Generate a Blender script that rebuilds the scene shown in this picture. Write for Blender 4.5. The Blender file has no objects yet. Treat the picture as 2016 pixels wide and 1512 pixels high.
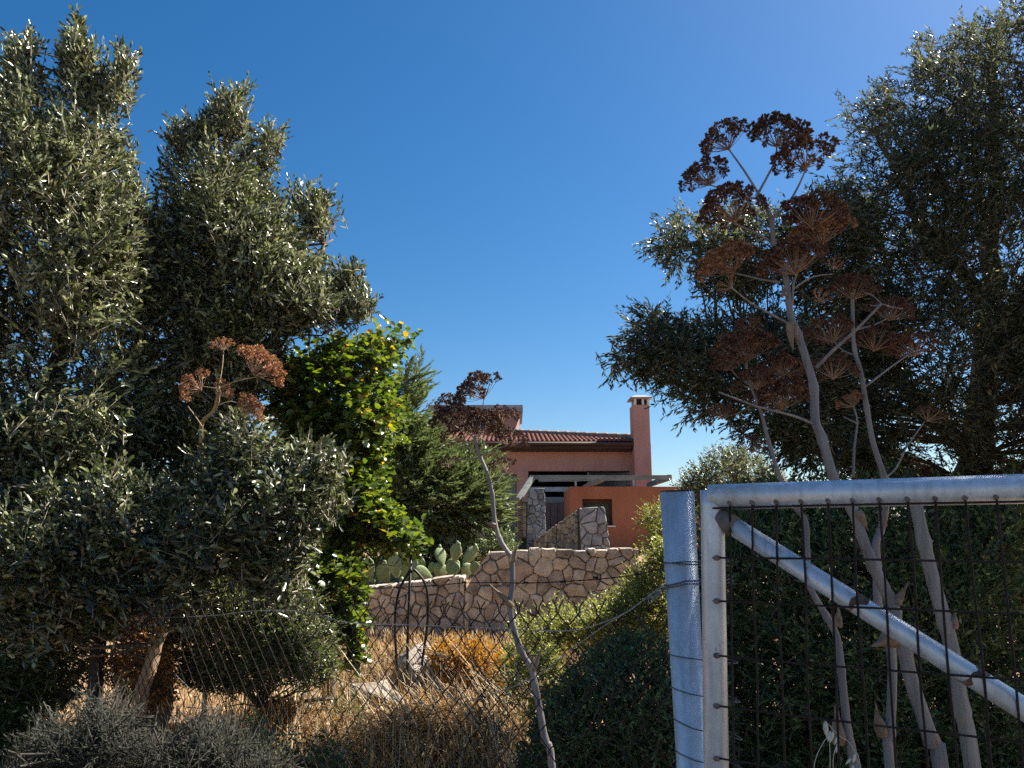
import bpy, bmesh, math, random
import numpy as np
from mathutils import Vector, Matrix, noise as mnoise

random.seed(7)
C = bpy.context.scene
COL = C.collection
R = math.radians

# ---------------------------------------------------------------- camera, sky, sun
F = 1523.0                                   # focal length in photo pixels (2016 wide)
PITCH = R(11.3)
EYE = 1.6
cam_d = bpy.data.cameras.new('camera'); cam = bpy.data.objects.new('camera', cam_d); COL.objects.link(cam)
cam_d.sensor_width = 36.0; cam_d.lens = 36.0 * F / 2016.0
cam_d.clip_start = 0.05; cam_d.clip_end = 3000
cam.location = (0, 0, EYE); cam.rotation_euler = (R(90) + PITCH, 0, 0)
C.camera = cam

SUN_AZ, SUN_EL = R(63), R(49)                # azimuth from the view direction towards the right
w = bpy.data.worlds.new('World'); C.world = w; w.use_nodes = True
nt = w.node_tree; nt.nodes.clear()
sky = nt.nodes.new('ShaderNodeTexSky'); sky.sky_type = 'NISHITA'; sky.sun_disc = False
sky.sun_elevation = SUN_EL; sky.sun_rotation = SUN_AZ
sky.altitude = 100; sky.air_density = 1.0; sky.dust_density = 0.65; sky.ozone_density = 3.0
bg = nt.nodes.new('ShaderNodeBackground'); bg.inputs['Strength'].default_value = 0.0505
wo = nt.nodes.new('ShaderNodeOutputWorld')
hs_ = nt.nodes.new('ShaderNodeHueSaturation'); hs_.inputs['Saturation'].default_value = 1.36; hs_.inputs['Hue'].default_value = .499; hs_.inputs['Value'].default_value = 1.0
nt.links.new(sky.outputs[0], hs_.inputs['Color']); nt.links.new(hs_.outputs[0], bg.inputs[0]); nt.links.new(bg.outputs[0], wo.inputs[0])

sd = bpy.data.lights.new('sun', 'SUN'); sun = bpy.data.objects.new('sun', sd); COL.objects.link(sun)
sd.energy = 5.0; sd.angle = R(0.5); sd.color = (1.0, 0.93, 0.82)
to_sun = Vector((math.sin(SUN_AZ) * math.cos(SUN_EL), math.cos(SUN_AZ) * math.cos(SUN_EL), math.sin(SUN_EL)))
sun.rotation_euler = to_sun.to_track_quat('Z', 'Y').to_euler()
sun.location = to_sun * 50

C.view_settings.view_transform = 'Standard'; C.view_settings.look = 'None'
C.view_settings.exposure = 1.46; C.view_settings.gamma = 1.0; C.view_settings.use_curve_mapping = False
C.cycles.max_bounces = 6; C.cycles.diffuse_bounces = 3; C.cycles.glossy_bounces = 2
C.cycles.transmission_bounces = 4; C.cycles.transparent_max_bounces = 4
C.cycles.use_denoising = False

# ---------------------------------------------------------------- where things stand
cp, sp_ = math.cos(PITCH), math.sin(PITCH)
def P(px, py, d):
    """the point at forward distance d (metres along the ground) seen at a place in the photograph"""
    u = (px - 1008) / F; v = -(py - 756) / F
    y = cp - v * sp_; z = sp_ + v * cp
    return Vector((u / y * d, d, EYE + z / y * d))
def PA(px, py, d):
    u = (px - 1008) / F; v = -(py - 756) / F
    y = cp - v * sp_; z = sp_ + v * cp
    return np.stack([u / y * d, d, EYE + z / y * d], 1)
def PL(px, py, A, B):
    """the point of the upright plane through the ground line A-B seen at a place in the photograph"""
    q = P(px, py, 1.0); k = q.x
    dx, dy = B[0] - A[0], B[1] - A[1]
    t = (k * A[1] - A[0]) / (dx - k * dy)
    return P(px, py, A[1] + t * dy)
def smooth(a, b, t):
    t = min(1, max(0, (t - a) / (b - a))); return t * t * (3 - 2 * t)
def ground_z(x, y):
    z = 0.36 * smooth(2.2, 4.6, y) - 0.10 * smooth(5, 10, y)
    z += (.62 * smooth(10.68, 10.95, y) + .4 * smooth(11.4, 13.0, y)) * smooth(2.1, 1.8, x)
    z += 1.0 * smooth(10.5, 14.5, y) * (1 - smooth(2.1, 1.8, x))
    z += 0.05 * mnoise.noise(Vector((x * .9, y * .9, 0))) * smooth(1, 3, y) * (1 - smooth(10.0, 10.6, y))
    z -= 6 * smooth(30, 200, y)
    return z

# ---------------------------------------------------------------- object helpers
def link(o, parent=None):
    COL.objects.link(o)
    if parent is not None:
        o.parent = parent
        o.matrix_parent_inverse = Matrix.Translation(-parent.location)
    return o
def thing(name, label, cat, loc=(0, 0, 0), group=None):
    o = bpy.data.objects.new(name, None); o.empty_display_size = .1
    COL.objects.link(o); o.location = loc
    o['label'] = label; o['category'] = cat
    if group: o['group'] = group
    return o
def tag(o, label=None, cat=None, group=None, kind=None):
    for k, v in (('label', label), ('category', cat), ('group', group), ('kind', kind)):
        if v: o[k] = v
    return o
class MB:
    def __init__(s): s.v = []; s.f = []
    def add(s, vs, fs):
        n = len(s.v); s.v += [tuple(p) for p in vs]; s.f += [tuple(i + n for i in f) for f in fs]; return s
    def box(s, x0, x1, y0, y1, z0, z1):
        return s.add([(x0,y0,z0),(x1,y0,z0),(x1,y1,z0),(x0,y1,z0),(x0,y0,z1),(x1,y0,z1),(x1,y1,z1),(x0,y1,z1)],
                     [(0,3,2,1),(4,5,6,7),(0,1,5,4),(1,2,6,5),(2,3,7,6),(3,0,4,7)])
    def tube(s, pts, rad, sides=6, cap=True, rib=0.):
        pts = [Vector(p) for p in pts]; n = len(pts)
        if not hasattr(rad, '__len__'): rad = [rad] * n
        ref = None; vs = []; fs = []
        for i, p in enumerate(pts):
            t = (pts[min(i + 1, n - 1)] - pts[max(i - 1, 0)]).normalized()
            if ref is None:
                ref = t.orthogonal().normalized()
            ref = (ref - t * ref.dot(t)).normalized(); b = t.cross(ref)
            for k in range(sides):
                a = 2 * math.pi * k / sides
                vs.append(p + (ref * math.cos(a) + b * math.sin(a)) * rad[i] * (1 - rib * (k % 2)))
        for i in range(n - 1):
            for k in range(sides):
                k2 = (k + 1) % sides
                fs.append((i * sides + k, i * sides + k2, (i + 1) * sides + k2, (i + 1) * sides + k))
        if cap:
            fs.append(tuple(range(sides - 1, -1, -1))); fs.append(tuple((n - 1) * sides + k for k in range(sides)))
        return s.add(vs, fs)
    def bar(s, a, b, hw, hh=None, up=Vector((0, 0, 1))):
        a, b = Vector(a), Vector(b); hh = hh or hw
        t = (b - a).normalized(); sd_ = t.cross(up).normalized(); u = sd_.cross(t)
        vs = [p + sd_ * x + u * y for p in (a, b) for x, y in ((-hw, -hh), (hw, -hh), (hw, hh), (-hw, hh))]
        return s.add(vs, [(0, 1, 2, 3), (7, 6, 5, 4), (0, 4, 5, 1), (1, 5, 6, 2), (2, 6, 7, 3), (3, 7, 4, 0)])
    def blob(s, c, r, seg=8, rings=5, sq=(1, 1, 1)):
        vs = [Vector(c) + Vector((0, 0, r * sq[2]))]; fs = []
        for i in range(1, rings):
            th = math.pi * i / rings
            for k in range(seg):
                a = 2 * math.pi * k / seg
                vs.append(Vector(c) + Vector((math.sin(th) * math.cos(a) * sq[0], math.sin(th) * math.sin(a) * sq[1], math.cos(th) * sq[2])) * r)
        vs.append(Vector(c) - Vector((0, 0, r * sq[2]))); L = len(vs) - 1
        for k in range(seg): fs.append((0, 1 + k, 1 + (k + 1) % seg))
        for i in range(rings - 2):
            for k in range(seg):
                a = 1 + i * seg + k; b = 1 + i * seg + (k + 1) % seg
                fs.append((a, a + seg, b + seg, b))
        for k in range(seg): fs.append((L, 1 + (rings - 2) * seg + (k + 1) % seg, 1 + (rings - 2) * seg + k))
        return s.add(vs, fs)
    def mesh(s, name, mat, shade=False, origin=None):
        me = bpy.data.meshes.new(name)
        vs = s.v if origin is None else [(p[0]-origin[0], p[1]-origin[1], p[2]-origin[2]) for p in s.v]
        me.from_pydata(vs, [], s.f); me.materials.append(mat)
        if shade: me.polygons.foreach_set('use_smooth', [True] * len(me.polygons))
        me.update(); return me
    def build(s, name, mat, parent=None, shade=False):
        return link(bpy.data.objects.new(name, s.mesh(name, mat, shade)), parent)

def np_mesh(name, V, faces, mat, tint=None, parent=None, smooth_=False):
    """faces: list of int arrays (n,3) or (n,4)"""
    me = bpy.data.meshes.new(name)
    me.vertices.add(len(V)); me.vertices.foreach_set('co', np.ascontiguousarray(V, dtype=np.float32).ravel())
    idx = np.concatenate([f.ravel() for f in faces]).astype(np.int32)
    tot = np.concatenate([np.full(len(f), f.shape[1]) for f in faces]).astype(np.int32)
    st = np.concatenate([[0], np.cumsum(tot)[:-1]]).astype(np.int32)
    me.loops.add(len(idx)); me.loops.foreach_set('vertex_index', idx)
    me.polygons.add(len(tot)); me.polygons.foreach_set('loop_start', st); me.polygons.foreach_set('loop_total', tot)
    if smooth_: me.polygons.foreach_set('use_smooth', np.ones(len(tot), dtype=bool))
    me.update(calc_edges=True)
    if tint is not None:
        a = me.attributes.new('tint', 'FLOAT', 'POINT'); a.data.foreach_set('value', tint.astype(np.float32))
    me.materials.append(mat)
    return link(bpy.data.objects.new(name, me), parent)

# ---------------------------------------------------------------- materials
def new_mat(name):
    m = bpy.data.materials.new(name); m.use_nodes = True
    t = m.node_tree; t.nodes.clear()
    out = t.nodes.new('ShaderNodeOutputMaterial'); b = t.nodes.new('ShaderNodeBsdfPrincipled')
    t.links.new(b.outputs[0], out.inputs[0]); return m, t, b, out
def ramp(t, stops, src):
    r = t.nodes.new('ShaderNodeValToRGB'); e = r.color_ramp.elements
    while len(e) < len(stops): e.new(.5)
    for i, (p, c) in enumerate(stops): e[i].position = p; e[i].color = (*c, 1)
    t.links.new(src, r.inputs[0]); return r.outputs[0]
def solid(name, stops, scale=6, rough=.7, metal=0, bump=0, bscale=40, stretch=(1, 1, 1), detail=6, spec=.4):
    m, t, b, out = new_mat(name)
    tc = t.nodes.new('ShaderNodeTexCoord'); mp = t.nodes.new('ShaderNodeMapping'); mp.inputs['Scale'].default_value = stretch
    t.links.new(tc.outputs['Object'], mp.inputs[0])
    n = t.nodes.new('ShaderNodeTexNoise'); n.inputs['Scale'].default_value = scale; n.inputs['Detail'].default_value = detail
    n.inputs['Roughness'].default_value = .65
    t.links.new(mp.outputs[0], n.inputs['Vector'])
    t.links.new(ramp(t, stops, n.outputs['Fac']), b.inputs['Base Color'])
    b.inputs['Roughness'].default_value = rough; b.inputs['Metallic'].default_value = metal
    b.inputs['Specular IOR Level'].default_value = spec
    if bump:
        n2 = t.nodes.new('ShaderNodeTexNoise'); n2.inputs['Scale'].default_value = bscale; n2.inputs['Detail'].default_value = 8
        t.links.new(mp.outputs[0], n2.inputs['Vector'])
        bp = t.nodes.new('ShaderNodeBump'); bp.inputs['Strength'].default_value = bump; bp.inputs['Distance'].default_value = .02
        t.links.new(n2.outputs['Fac'], bp.inputs['Height']); t.links.new(bp.outputs[0], b.inputs['Normal'])
    return m
def leaf_mat(name, stops, back=None, rough=.42, trans=.25, tcol=1.5, spec=.5):
    m, t, b, out = new_mat(name)
    at = t.nodes.new('ShaderNodeAttribute'); at.attribute_name = 'tint'
    col = ramp(t, stops, at.outputs['Fac'])
    if back:
        g = t.nodes.new('ShaderNodeNewGeometry'); mx = t.nodes.new('ShaderNodeMix'); mx.data_type = 'RGBA'
        t.links.new(g.outputs['Backfacing'], mx.inputs[0]); t.links.new(col, mx.inputs[6]); t.links.new(ramp(t, [(.30, tuple(c * .14 for c in back)), (.52, tuple(c * .42 for c in back)), (.75, tuple(c * .95 for c in back)), (.95, tuple(c * 1.3 for c in back))], at.outputs['Fac']), mx.inputs[7])
        col = mx.outputs[2]
    t.links.new(col, b.inputs['Base Color']); b.inputs['Roughness'].default_value = rough; b.inputs['Specular IOR Level'].default_value = spec
    tr = t.nodes.new('ShaderNodeBsdfTranslucent')
    hs = t.nodes.new('ShaderNodeHueSaturation'); hs.inputs['Value'].default_value = tcol; hs.inputs['Saturation'].default_value = 1.15
    t.links.new(col, hs.inputs['Color']); t.links.new(hs.outputs[0], tr.inputs['Color'])
    ms = t.nodes.new('ShaderNodeMixShader'); ms.inputs[0].default_value = trans
    t.links.new(b.outputs[0], ms.inputs[1]); t.links.new(tr.outputs[0], ms.inputs[2]); t.links.new(ms.outputs[0], out.inputs[0])
    return m

M_OLIVE = leaf_mat('olive_leaf', [(0, (.010, .017, .005)), (.42, (.032, .050, .012)), (.62, (.11, .14, .040)), (.85, (.26, .285, .125)), (1, (.36, .32, .13))], back=(.36, .39, .22), rough=.32, trans=.15, tcol=2.0, spec=.7)  # steep random dark-to-pale spread paints sunlit highlights and shaded leaves
M_LENT = leaf_mat('lentisk_leaf', [(0, (.030, .048, .013)), (.5, (.085, .12, .032)), (1, (.24, .27, .09))], rough=.32, trans=.2, spec=.8, tcol=2)
M_DARK = leaf_mat('dark_lentisk_leaf', [(0, (.035, .060, .022)), (.55, (.095, .140, .048)), (1, (.22, .25, .09))], rough=.38, trans=.25, tcol=1.8)
M_YG = leaf_mat('yellow_green_leaf', [(0, (.10, .13, .03)), (.5, (.24, .27, .065)), (1, (.44, .43, .15))], rough=.38, trans=.3, tcol=1.7)
M_CAROB = leaf_mat('carob_leaf', [(0, (.028, .050, .009)), (.5, (.075, .110, .020)), (.955, (.18, .21, .034)), (.98, (.40, .30, .04)), (1, (.5, .30, .04))], rough=.32, trans=.34, tcol=2.2, spec=.6)
M_CONIF = leaf_mat('conifer_needle', [(0, (.06, .085, .035)), (.6, (.12, .155, .058)), (1, (.22, .25, .09))], rough=.5, trans=.25, tcol=1.8)
M_WILLOW = leaf_mat('narrow_leaf', [(0, (.040, .052, .024)), (.6, (.085, .10, .045)), (.95, (.16, .16, .075)), (1, (.24, .16, .07))], back=(.17, .185, .11), rough=.40, trans=.28, tcol=2.0)
M_ORANGE = leaf_mat('dry_orange_leaf', [(0, (.22, .09, .025)), (.5, (.42, .21, .05)), (1, (.60, .40, .10))], rough=.6, trans=.35, tcol=1.3)
M_GREY = leaf_mat('grey_bush_leaf', [(0, (.018, .024, .014)), (.6, (.040, .050, .028)), (1, (.085, .085, .05))], rough=.7, trans=.15)
M_STRAW = leaf_mat('straw', [(0, (.13, .075, .035)), (.5, (.42, .26, .11)), (.8, (.55, .40, .20)), (1, (.72, .60, .40))], rough=.55, trans=.25, tcol=1.2)
M_SEED = leaf_mat('fennel_seed', [(0, (.055, .029, .020)), (.55, (.125, .062, .040)), (.9, (.23, .12, .07)), (1, (.38, .24, .15))], rough=.75, trans=.25, tcol=1.4)
M_SEEDD = leaf_mat('fennel_seed_dark', [(0, (.034, .019, .015)), (.55, (.075, .037, .026)), (.9, (.14, .075, .048)), (1, (.28, .18, .11))], rough=.75, trans=.12)
M_SEED_LIT = leaf_mat('fennel_seed_lit', [(0, (.15, .068, .036)), (.55, (.31, .15, .080)), (.9, (.45, .26, .14)), (1, (.58, .40, .25))], rough=.7, trans=.25, tcol=1.4)  # paler copy: sunlight on these heads is put into the colour
M_SHEATH = leaf_mat('dry_sheath', [(0, (.17, .115, .075)), (1, (.36, .25, .16))], rough=.7, trans=.2, tcol=1.2)
M_BARK = solid('bark', [(.3, (.06, .045, .035)), (.7, (.19, .15, .11))], 14, .9, bump=.6, bscale=30, stretch=(1, 1, .3))
M_BARKT = solid('tan_bark', [(.3, (.20, .13, .08)), (.7, (.42, .29, .18))], 14, .9, bump=.6, bscale=30, stretch=(1, 1, .3))
M_TWIG = solid('twig', [(.3, (.10, .08, .06)), (.7, (.22, .18, .13))], 20, .8)
M_GTWIG = solid('grey_twig', [(.3, (.025, .022, .018)), (.7, (.07, .062, .05))], 20, .85)
M_PTWIG = solid('pale_twig', [(.3, (.18, .15, .11)), (.7, (.36, .30, .22))], 20, .8)
M_STEM = solid('fennel_stem', [(.3, (.13, .115, .11)), (.5, (.235, .21, .20)), (.62, (.30, .26, .235)), (.75, (.40, .33, .27))], 9, .55, bump=.35, bscale=60, stretch=(3, 3, .25))
M_STEM_LIT = solid('tan_lit_fennel_stem', [(.3, (.30, .20, .11)), (.7, (.55, .40, .24))], 9, .6, bump=.3, bscale=60, stretch=(3, 3, .3))  # tan copy of the stem, its sunlight put into the colour
M_STEMG = solid('weathered_cut_stem', [(.3, (.17, .15, .13)), (.55, (.30, .27, .235)), (.75, (.42, .38, .33))], 12, .75, bump=.5, bscale=50, stretch=(4, 4, .2))
M_RAY = solid('umbel_ray', [(.3, (.22, .12, .07)), (.7, (.42, .27, .17))], 20, .65)
M_MORTAR = solid('mortar', [(.3, (.14, .095, .068)), (.7, (.25, .175, .13))], 9, .95, bump=.6, bscale=45)
M_CAP = solid('wall_cap_mortar', [(.3, (.42, .36, .28)), (.7, (.6, .53, .43))], 9, .95, bump=.5, bscale=45)
def stone_mat(a, b, c, dark):
    m = solid('wall_stone', [(.28, a), (.52, b), (.75, c)], 6, .92, bump=.9, bscale=18, detail=10)
    t = m.node_tree; b_ = next(n for n in t.nodes if n.type == 'BSDF_PRINCIPLED'); src = b_.inputs['Base Color'].links[0].from_socket
    n = t.nodes.new('ShaderNodeTexNoise'); n.inputs['Scale'].default_value = 4.5; n.inputs['Detail'].default_value = 10; n.inputs['Roughness'].default_value = .75
    tc = next(k for k in t.nodes if k.type == 'TEX_COORD'); t.links.new(tc.outputs['Object'], n.inputs['Vector'])
    mx = t.nodes.new('ShaderNodeMix'); mx.data_type = 'RGBA'; mx.inputs[7].default_value = (*dark, 1)
    t.links.new(ramp(t, [(.5, (0, 0, 0)), (.64, (.85, .85, .85))], n.outputs['Fac']), mx.inputs[0]); t.links.new(src, mx.inputs[6]); t.links.new(mx.outputs[2], b_.inputs['Base Color'])
    return m
M_STONES = [stone_mat(a, b, c, d) for a, b, c, d in (
    ((.34, .275, .20), (.58, .49, .38), (.70, .62, .51), (.19, .155, .125)), ((.38, .31, .24), (.62, .54, .43), (.74, .67, .56), (.23, .19, .155)),
    ((.24, .19, .15), (.42, .34, .27), (.56, .47, .38), (.13, .11, .095)), ((.30, .26, .22), (.50, .43, .36), (.64, .57, .49), (.18, .165, .15)))]
M_GSTONES = [solid('grey_stone', [(.3, a), (.7, b)], 9, .9, bump=.5, bscale=30) for a, b in (
    ((.17, .18, .19), (.38, .40, .42)), ((.22, .23, .24), (.46, .48, .50)), ((.13, .14, .15), (.32, .335, .345)))]
M_BSTONES = [solid('buff_stone', [(.3, a), (.7, b)], 9, .9, bump=.5, bscale=30) for a, b in (
    ((.25, .22, .17), (.46, .42, .34)), ((.19, .17, .14), (.37, .33, .28)), ((.30, .25, .19), (.52, .46, .37)))]
M_GMORTAR = solid('grey_mortar', [(.3, (.08, .08, .08)), (.7, (.20, .20, .19))], 9, .95, bump=.5, bscale=40)
M_ROCK = solid('rock', [(.3, (.10, .085, .075)), (.5, (.26, .225, .195)), (.7, (.46, .41, .36))], 7, .9, bump=.8, bscale=14)
M_RED = solid('red_render', [(.25, (.40, .205, .155)), (.5, (.49, .265, .21)), (.75, (.55, .315, .255))], 1.6, .92, bump=.18, bscale=90, stretch=(1.3, 1, .45), detail=9)
M_ORN = solid('orange_render', [(.25, (.30, .112, .058)), (.5, (.36, .140, .076)), (.75, (.41, .170, .098))], 1.8, .92, bump=.18, bscale=90, stretch=(1.3, 1, .45), detail=9)
M_TILE = solid('clay_tile', [(.3, (.12, .036, .026)), (.7, (.25, .085, .058))], 5, .8, bump=.2)
M_RIDGE = solid('ridge_tile', [(.3, (.16, .115, .09)), (.7, (.30, .24, .19))], 8, .85)
M_FASCIA = solid('dark_timber', [(.3, (.035, .018, .014)), (.7, (.075, .04, .03))], 8, .7, stretch=(.3, 3, 3))
M_CONC = solid('pale_concrete', [(.3, (.26, .26, .26)), (.7, (.42, .41, .40))], 5, .85, bump=.2)
M_WHITE = solid('white_trim', [(.3, (.62, .6, .57)), (.7, (.8, .78, .75))], 5, .6)
M_BLACK = solid('dark_interior', [(.3, (.02, .02, .02)), (.7, (.045, .043, .04))], 3, .9)  # near-black rooms: indoor shade is put into the colour
M_SHUT = solid('brown_shutter', [(.3, (.13, .085, .065)), (.7, (.21, .145, .115))], 5, .7, stretch=(6, 1, .6))
M_STEEL = solid('weathered_steel', [(.3, (.13, .15, .14)), (.55, (.24, .26, .24)), (.75, (.32, .29, .25))], 7, .5, .35, stretch=(.5, .5, 2))
M_FRAME = solid('grey_aluminium', [(.3, (.33, .34, .36)), (.7, (.48, .49, .51))], 5, .5, .3)
M_RUST = solid('rusty_wire', [(.3, (.012, .009, .008)), (.7, (.045, .026, .020))], 40, .85, .2)
M_WIRE = solid('grey_wire', [(.3, (.22, .23, .23)), (.7, (.45, .45, .44))], 30, .5, .6)
M_DWIRE = solid('dull_tie_wire', [(.3, (.06, .06, .065)), (.7, (.16, .16, .17))], 30, .6, .5)
M_WELD = solid('weld', [(.3, (.10, .08, .07)), (.7, (.24, .19, .17))], 60, .75, .2, bump=.4)
M_HOSE = solid('black_pipe', [(.3, (.010, .010, .011)), (.7, (.025, .024, .024))], 20, .45)
M_PEAR = solid('cactus_pad', [(.3, (.13, .19, .075)), (.6, (.23, .29, .13)), (.8, (.34, .36, .18))], 7, .5, bump=.25, bscale=50)
M_OAT = solid('oat_spikelet', [(.3, (.5, .47, .38)), (.7, (.75, .72, .62))], 50, .6)
M_STALK = solid('pale_stalk', [(.3, (.34, .24, .13)), (.7, (.66, .54, .36))], 6, .6)
M_IRON = solid('dark_iron', [(.3, (.02, .016, .014)), (.7, (.06, .045, .04))], 20, .8, .2)
M_PANE, t_, b_, o_ = new_mat('glass_pane'); b_.inputs['Base Color'].default_value = (.03, .035, .04, 1); b_.inputs['Roughness'].default_value = .08; b_.inputs['Specular IOR Level'].default_value = .8

def galv(name, rust_amt):
    m, t, b, out = new_mat(name)
    tc = t.nodes.new('ShaderNodeTexCoord')
    v = t.nodes.new('ShaderNodeTexVoronoi'); v.inputs['Scale'].default_value = 110
    n = t.nodes.new('ShaderNodeTexNoise'); n.inputs['Scale'].default_value = 7; n.inputs['Detail'].default_value = 10
    n3 = t.nodes.new('ShaderNodeTexNoise'); n3.inputs['Scale'].default_value = 60; n3.inputs['Detail'].default_value = 5
    mp = t.nodes.new('ShaderNodeMapping'); mp.inputs['Scale'].default_value = (1, 1, .12)
    t.links.new(tc.outputs['Object'], mp.inputs[0])
    for k, s in ((v, tc.outputs['Object']), (n, tc.outputs['Object']), (n3, mp.outputs[0])): t.links.new(s, k.inputs['Vector'])
    a = ramp(t, [(.25, (.46, .51, .56)), (.5, (.58, .63, .68)), (.75, (.67, .72, .77))], n.outputs['Fac'])
    sp = ramp(t, [(.0, (.92, .92, .92)), (1, (1.06, 1.06, 1.06))], v.outputs['Color'])
    st = ramp(t, [(.3, (.72, .70, .68)), (.55, (1, 1, 1))], n3.outputs['Fac'])
    mx = t.nodes.new('ShaderNodeMix'); mx.data_type = 'RGBA'; mx.blend_type = 'MULTIPLY'; mx.inputs[0].default_value = 1
    t.links.new(a, mx.inputs[6]); t.links.new(sp, mx.inputs[7])
    mx2 = t.nodes.new('ShaderNodeMix'); mx2.data_type = 'RGBA'; mx2.blend_type = 'MULTIPLY'; mx2.inputs[0].default_value = .8
    t.links.new(mx.outputs[2], mx2.inputs[6]); t.links.new(st, mx2.inputs[7])
    n2 = t.nodes.new('ShaderNodeTexNoise'); n2.inputs['Scale'].default_value = 9; n2.inputs['Detail'].default_value = 9; n2.inputs['Roughness'].default_value = .7
    t.links.new(tc.outputs['Object'], n2.inputs['Vector'])
    rr = ramp(t, [(1 - rust_amt, (0, 0, 0)), (min(1, 1 - rust_amt + .05), (1, 1, 1))], n2.outputs['Fac'])
    mx3 = t.nodes.new('ShaderNodeMix'); mx3.data_type = 'RGBA'
    t.links.new(rr, mx3.inputs[0]); t.links.new(mx2.outputs[2], mx3.inputs[6]); mx3.inputs[7].default_value = (.13, .055, .03, 1)
    t.links.new(mx3.outputs[2], b.inputs['Base Color'])
    b.inputs['Metallic'].default_value = .3; b.inputs['Roughness'].default_value = .42
    bp = t.nodes.new('ShaderNodeBump'); bp.inputs['Strength'].default_value = .12; bp.inputs['Distance'].default_value = .004
    t.links.new(n.outputs['Fac'], bp.inputs['Height']); t.links.new(bp.outputs[0], b.inputs['Normal'])
    return m
M_GALV = galv('galvanised_steel', .34)
M_STAIN = solid('rust_stain', [(.3, (.07, .035, .024)), (.5, (.13, .07, .048)), (.7, (.30, .24, .21))], 40, .85)

# ---------------------------------------------------------------- ground, far ridge
xs = np.concatenate([np.linspace(-300, -16, 12), np.linspace(-14, 14, 113), np.linspace(16, 300, 12)])
ys = np.concatenate([np.linspace(-60, -2, 8), np.linspace(-1, 10.5, 60), np.linspace(10.6, 11.1, 8), np.linspace(11.4, 30, 30), np.linspace(36, 600, 24)])
V = np.array([(x, y, ground_z(x, y)) for y in ys for x in xs]); nx = len(xs)
ii, jj = np.meshgrid(np.arange(nx - 1), np.arange(len(ys) - 1)); a = (jj * nx + ii).ravel()
M_GROUND = solid('dry_earth', [(.3, (.13, .078, .040)), (.5, (.27, .165, .085)), (.7, (.40, .265, .15))], 3.2, .95, bump=.7, bscale=14)
g = np_mesh('ground', V, [np.stack([a, a + 1, a + 1 + nx, a + nx], 1)], M_GROUND, smooth_=True); g['kind'] = 'structure'
M_HILL = solid('far_hill_scrub', [(.3, (.13, .14, .10)), (.7, (.26, .25, .18))], .05, .95)
hb = MB(); n = 60
for i in range(n + 1):
    x = -400 + 1100 * i / n
    h = 20.5 + 2.2 * mnoise.noise(Vector((x * .012, 3.1, 0))) + .8 * mnoise.noise(Vector((x * .05, 9, 0)))
    hb.v += [(x, 270, -8), (x, 305, h * .93), (x, 330, h), (x, 400, -8)]
for i in range(n):
    for k in range(3): hb.f.append((i*4+k, i*4+4+k, i*4+5+k, i*4+1+k))
tag(hb.build('hill', M_HILL, None, True), kind='structure')

M_ROAD = solid('road_asphalt', [(.3, (.045, .045, .047)), (.7, (.085, .083, .08))], 30, .95, bump=.5, bscale=160)
np_mesh('unseen_road', np.array([(-300, -7, .006), (300, -7, .006), (300, .8, .006), (-300, .8, .006)], float), [np.array([[0, 1, 2, 3]])], M_ROAD)['kind'] = 'structure'  # unseen dark asphalt behind the camera, added to cut warm bounce light
# ---------------------------------------------------------------- house
def wall_holes(x0, x1, z0, z1, y0, y1, holes, mb=None):
    mb = mb or MB()
    X = sorted({x0, x1, *[h[0] for h in holes], *[h[1] for h in holes]}); Z = sorted({z0, z1, *[h[2] for h in holes], *[h[3] for h in holes]})
    def filled(i, k):
        if i < 0 or k < 0 or i >= len(X) - 1 or k >= len(Z) - 1: return False
        cx, cz = (X[i] + X[i+1]) / 2, (Z[k] + Z[k+1]) / 2
        return not any(h[0] < cx < h[1] and h[2] < cz < h[3] for h in holes)
    for i in range(len(X) - 1):
        for k in range(len(Z) - 1):
            if not filled(i, k): continue
            a, b, c, d = X[i], X[i+1], Z[k], Z[k+1]
            mb.add([(a,y0,c),(b,y0,c),(b,y0,d),(a,y0,d)], [(0,1,2,3)]); mb.add([(a,y1,c),(a,y1,d),(b,y1,d),(b,y1,c)], [(0,1,2,3)])
            if not filled(i-1, k): mb.add([(a,y0,c),(a,y0,d),(a,y1,d),(a,y1,c)], [(0,1,2,3)])
            if not filled(i+1, k): mb.add([(b,y0,c),(b,y1,c),(b,y1,d),(b,y0,d)], [(0,1,2,3)])
            if not filled(i, k-1): mb.add([(a,y0,c),(a,y1,c),(b,y1,c),(b,y0,c)], [(0,1,2,3)])
            if not filled(i, k+1): mb.add([(a,y0,d),(b,y0,d),(b,y1,d),(a,y1,d)], [(0,1,2,3)])
    return mb
def X_(px, py, d): return P(px, py, d).x
def Z_(py, d): return P(1008, py, d).z

HD = 20.0
house = thing('house', 'terracotta rendered house with red tiled roof and square chimney', 'house', (X_(1040, 900, HD), HD, 1.2))
hx0, hx1 = X_(700, 950, HD), X_(1284, 950, HD); hz0, hz1 = 1.0, Z_(873, HD)
op1 = (X_(1040, 950, HD), X_(1241, 940, HD), 1.22, Z_(927, HD)); op2 = (X_(955, 960, HD), X_(1017, 960, HD), 1.22, Z_(934, HD))
wb = wall_holes(hx0, hx1, hz0, hz1, HD, HD + .28, [op1, op2])
wb.box(hx0, hx0 + .25, HD + .283, HD + 7, hz0, hz1); wb.box(hx1 - .25, hx1, HD + .283, HD + 7, hz0, hz1)
wb.box(hx0, hx1, HD + 7.003, HD + 7.25, hz0, hz1)
wb.build('wall', M_RED, house)
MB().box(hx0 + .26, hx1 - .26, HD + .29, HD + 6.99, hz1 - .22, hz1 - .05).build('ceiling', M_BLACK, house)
MB().box(hx0 + .26, hx1 - .26, HD + 2.6, HD + 2.75, hz0, hz1 - .23).build('inner_wall', M_BLACK, house)
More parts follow.
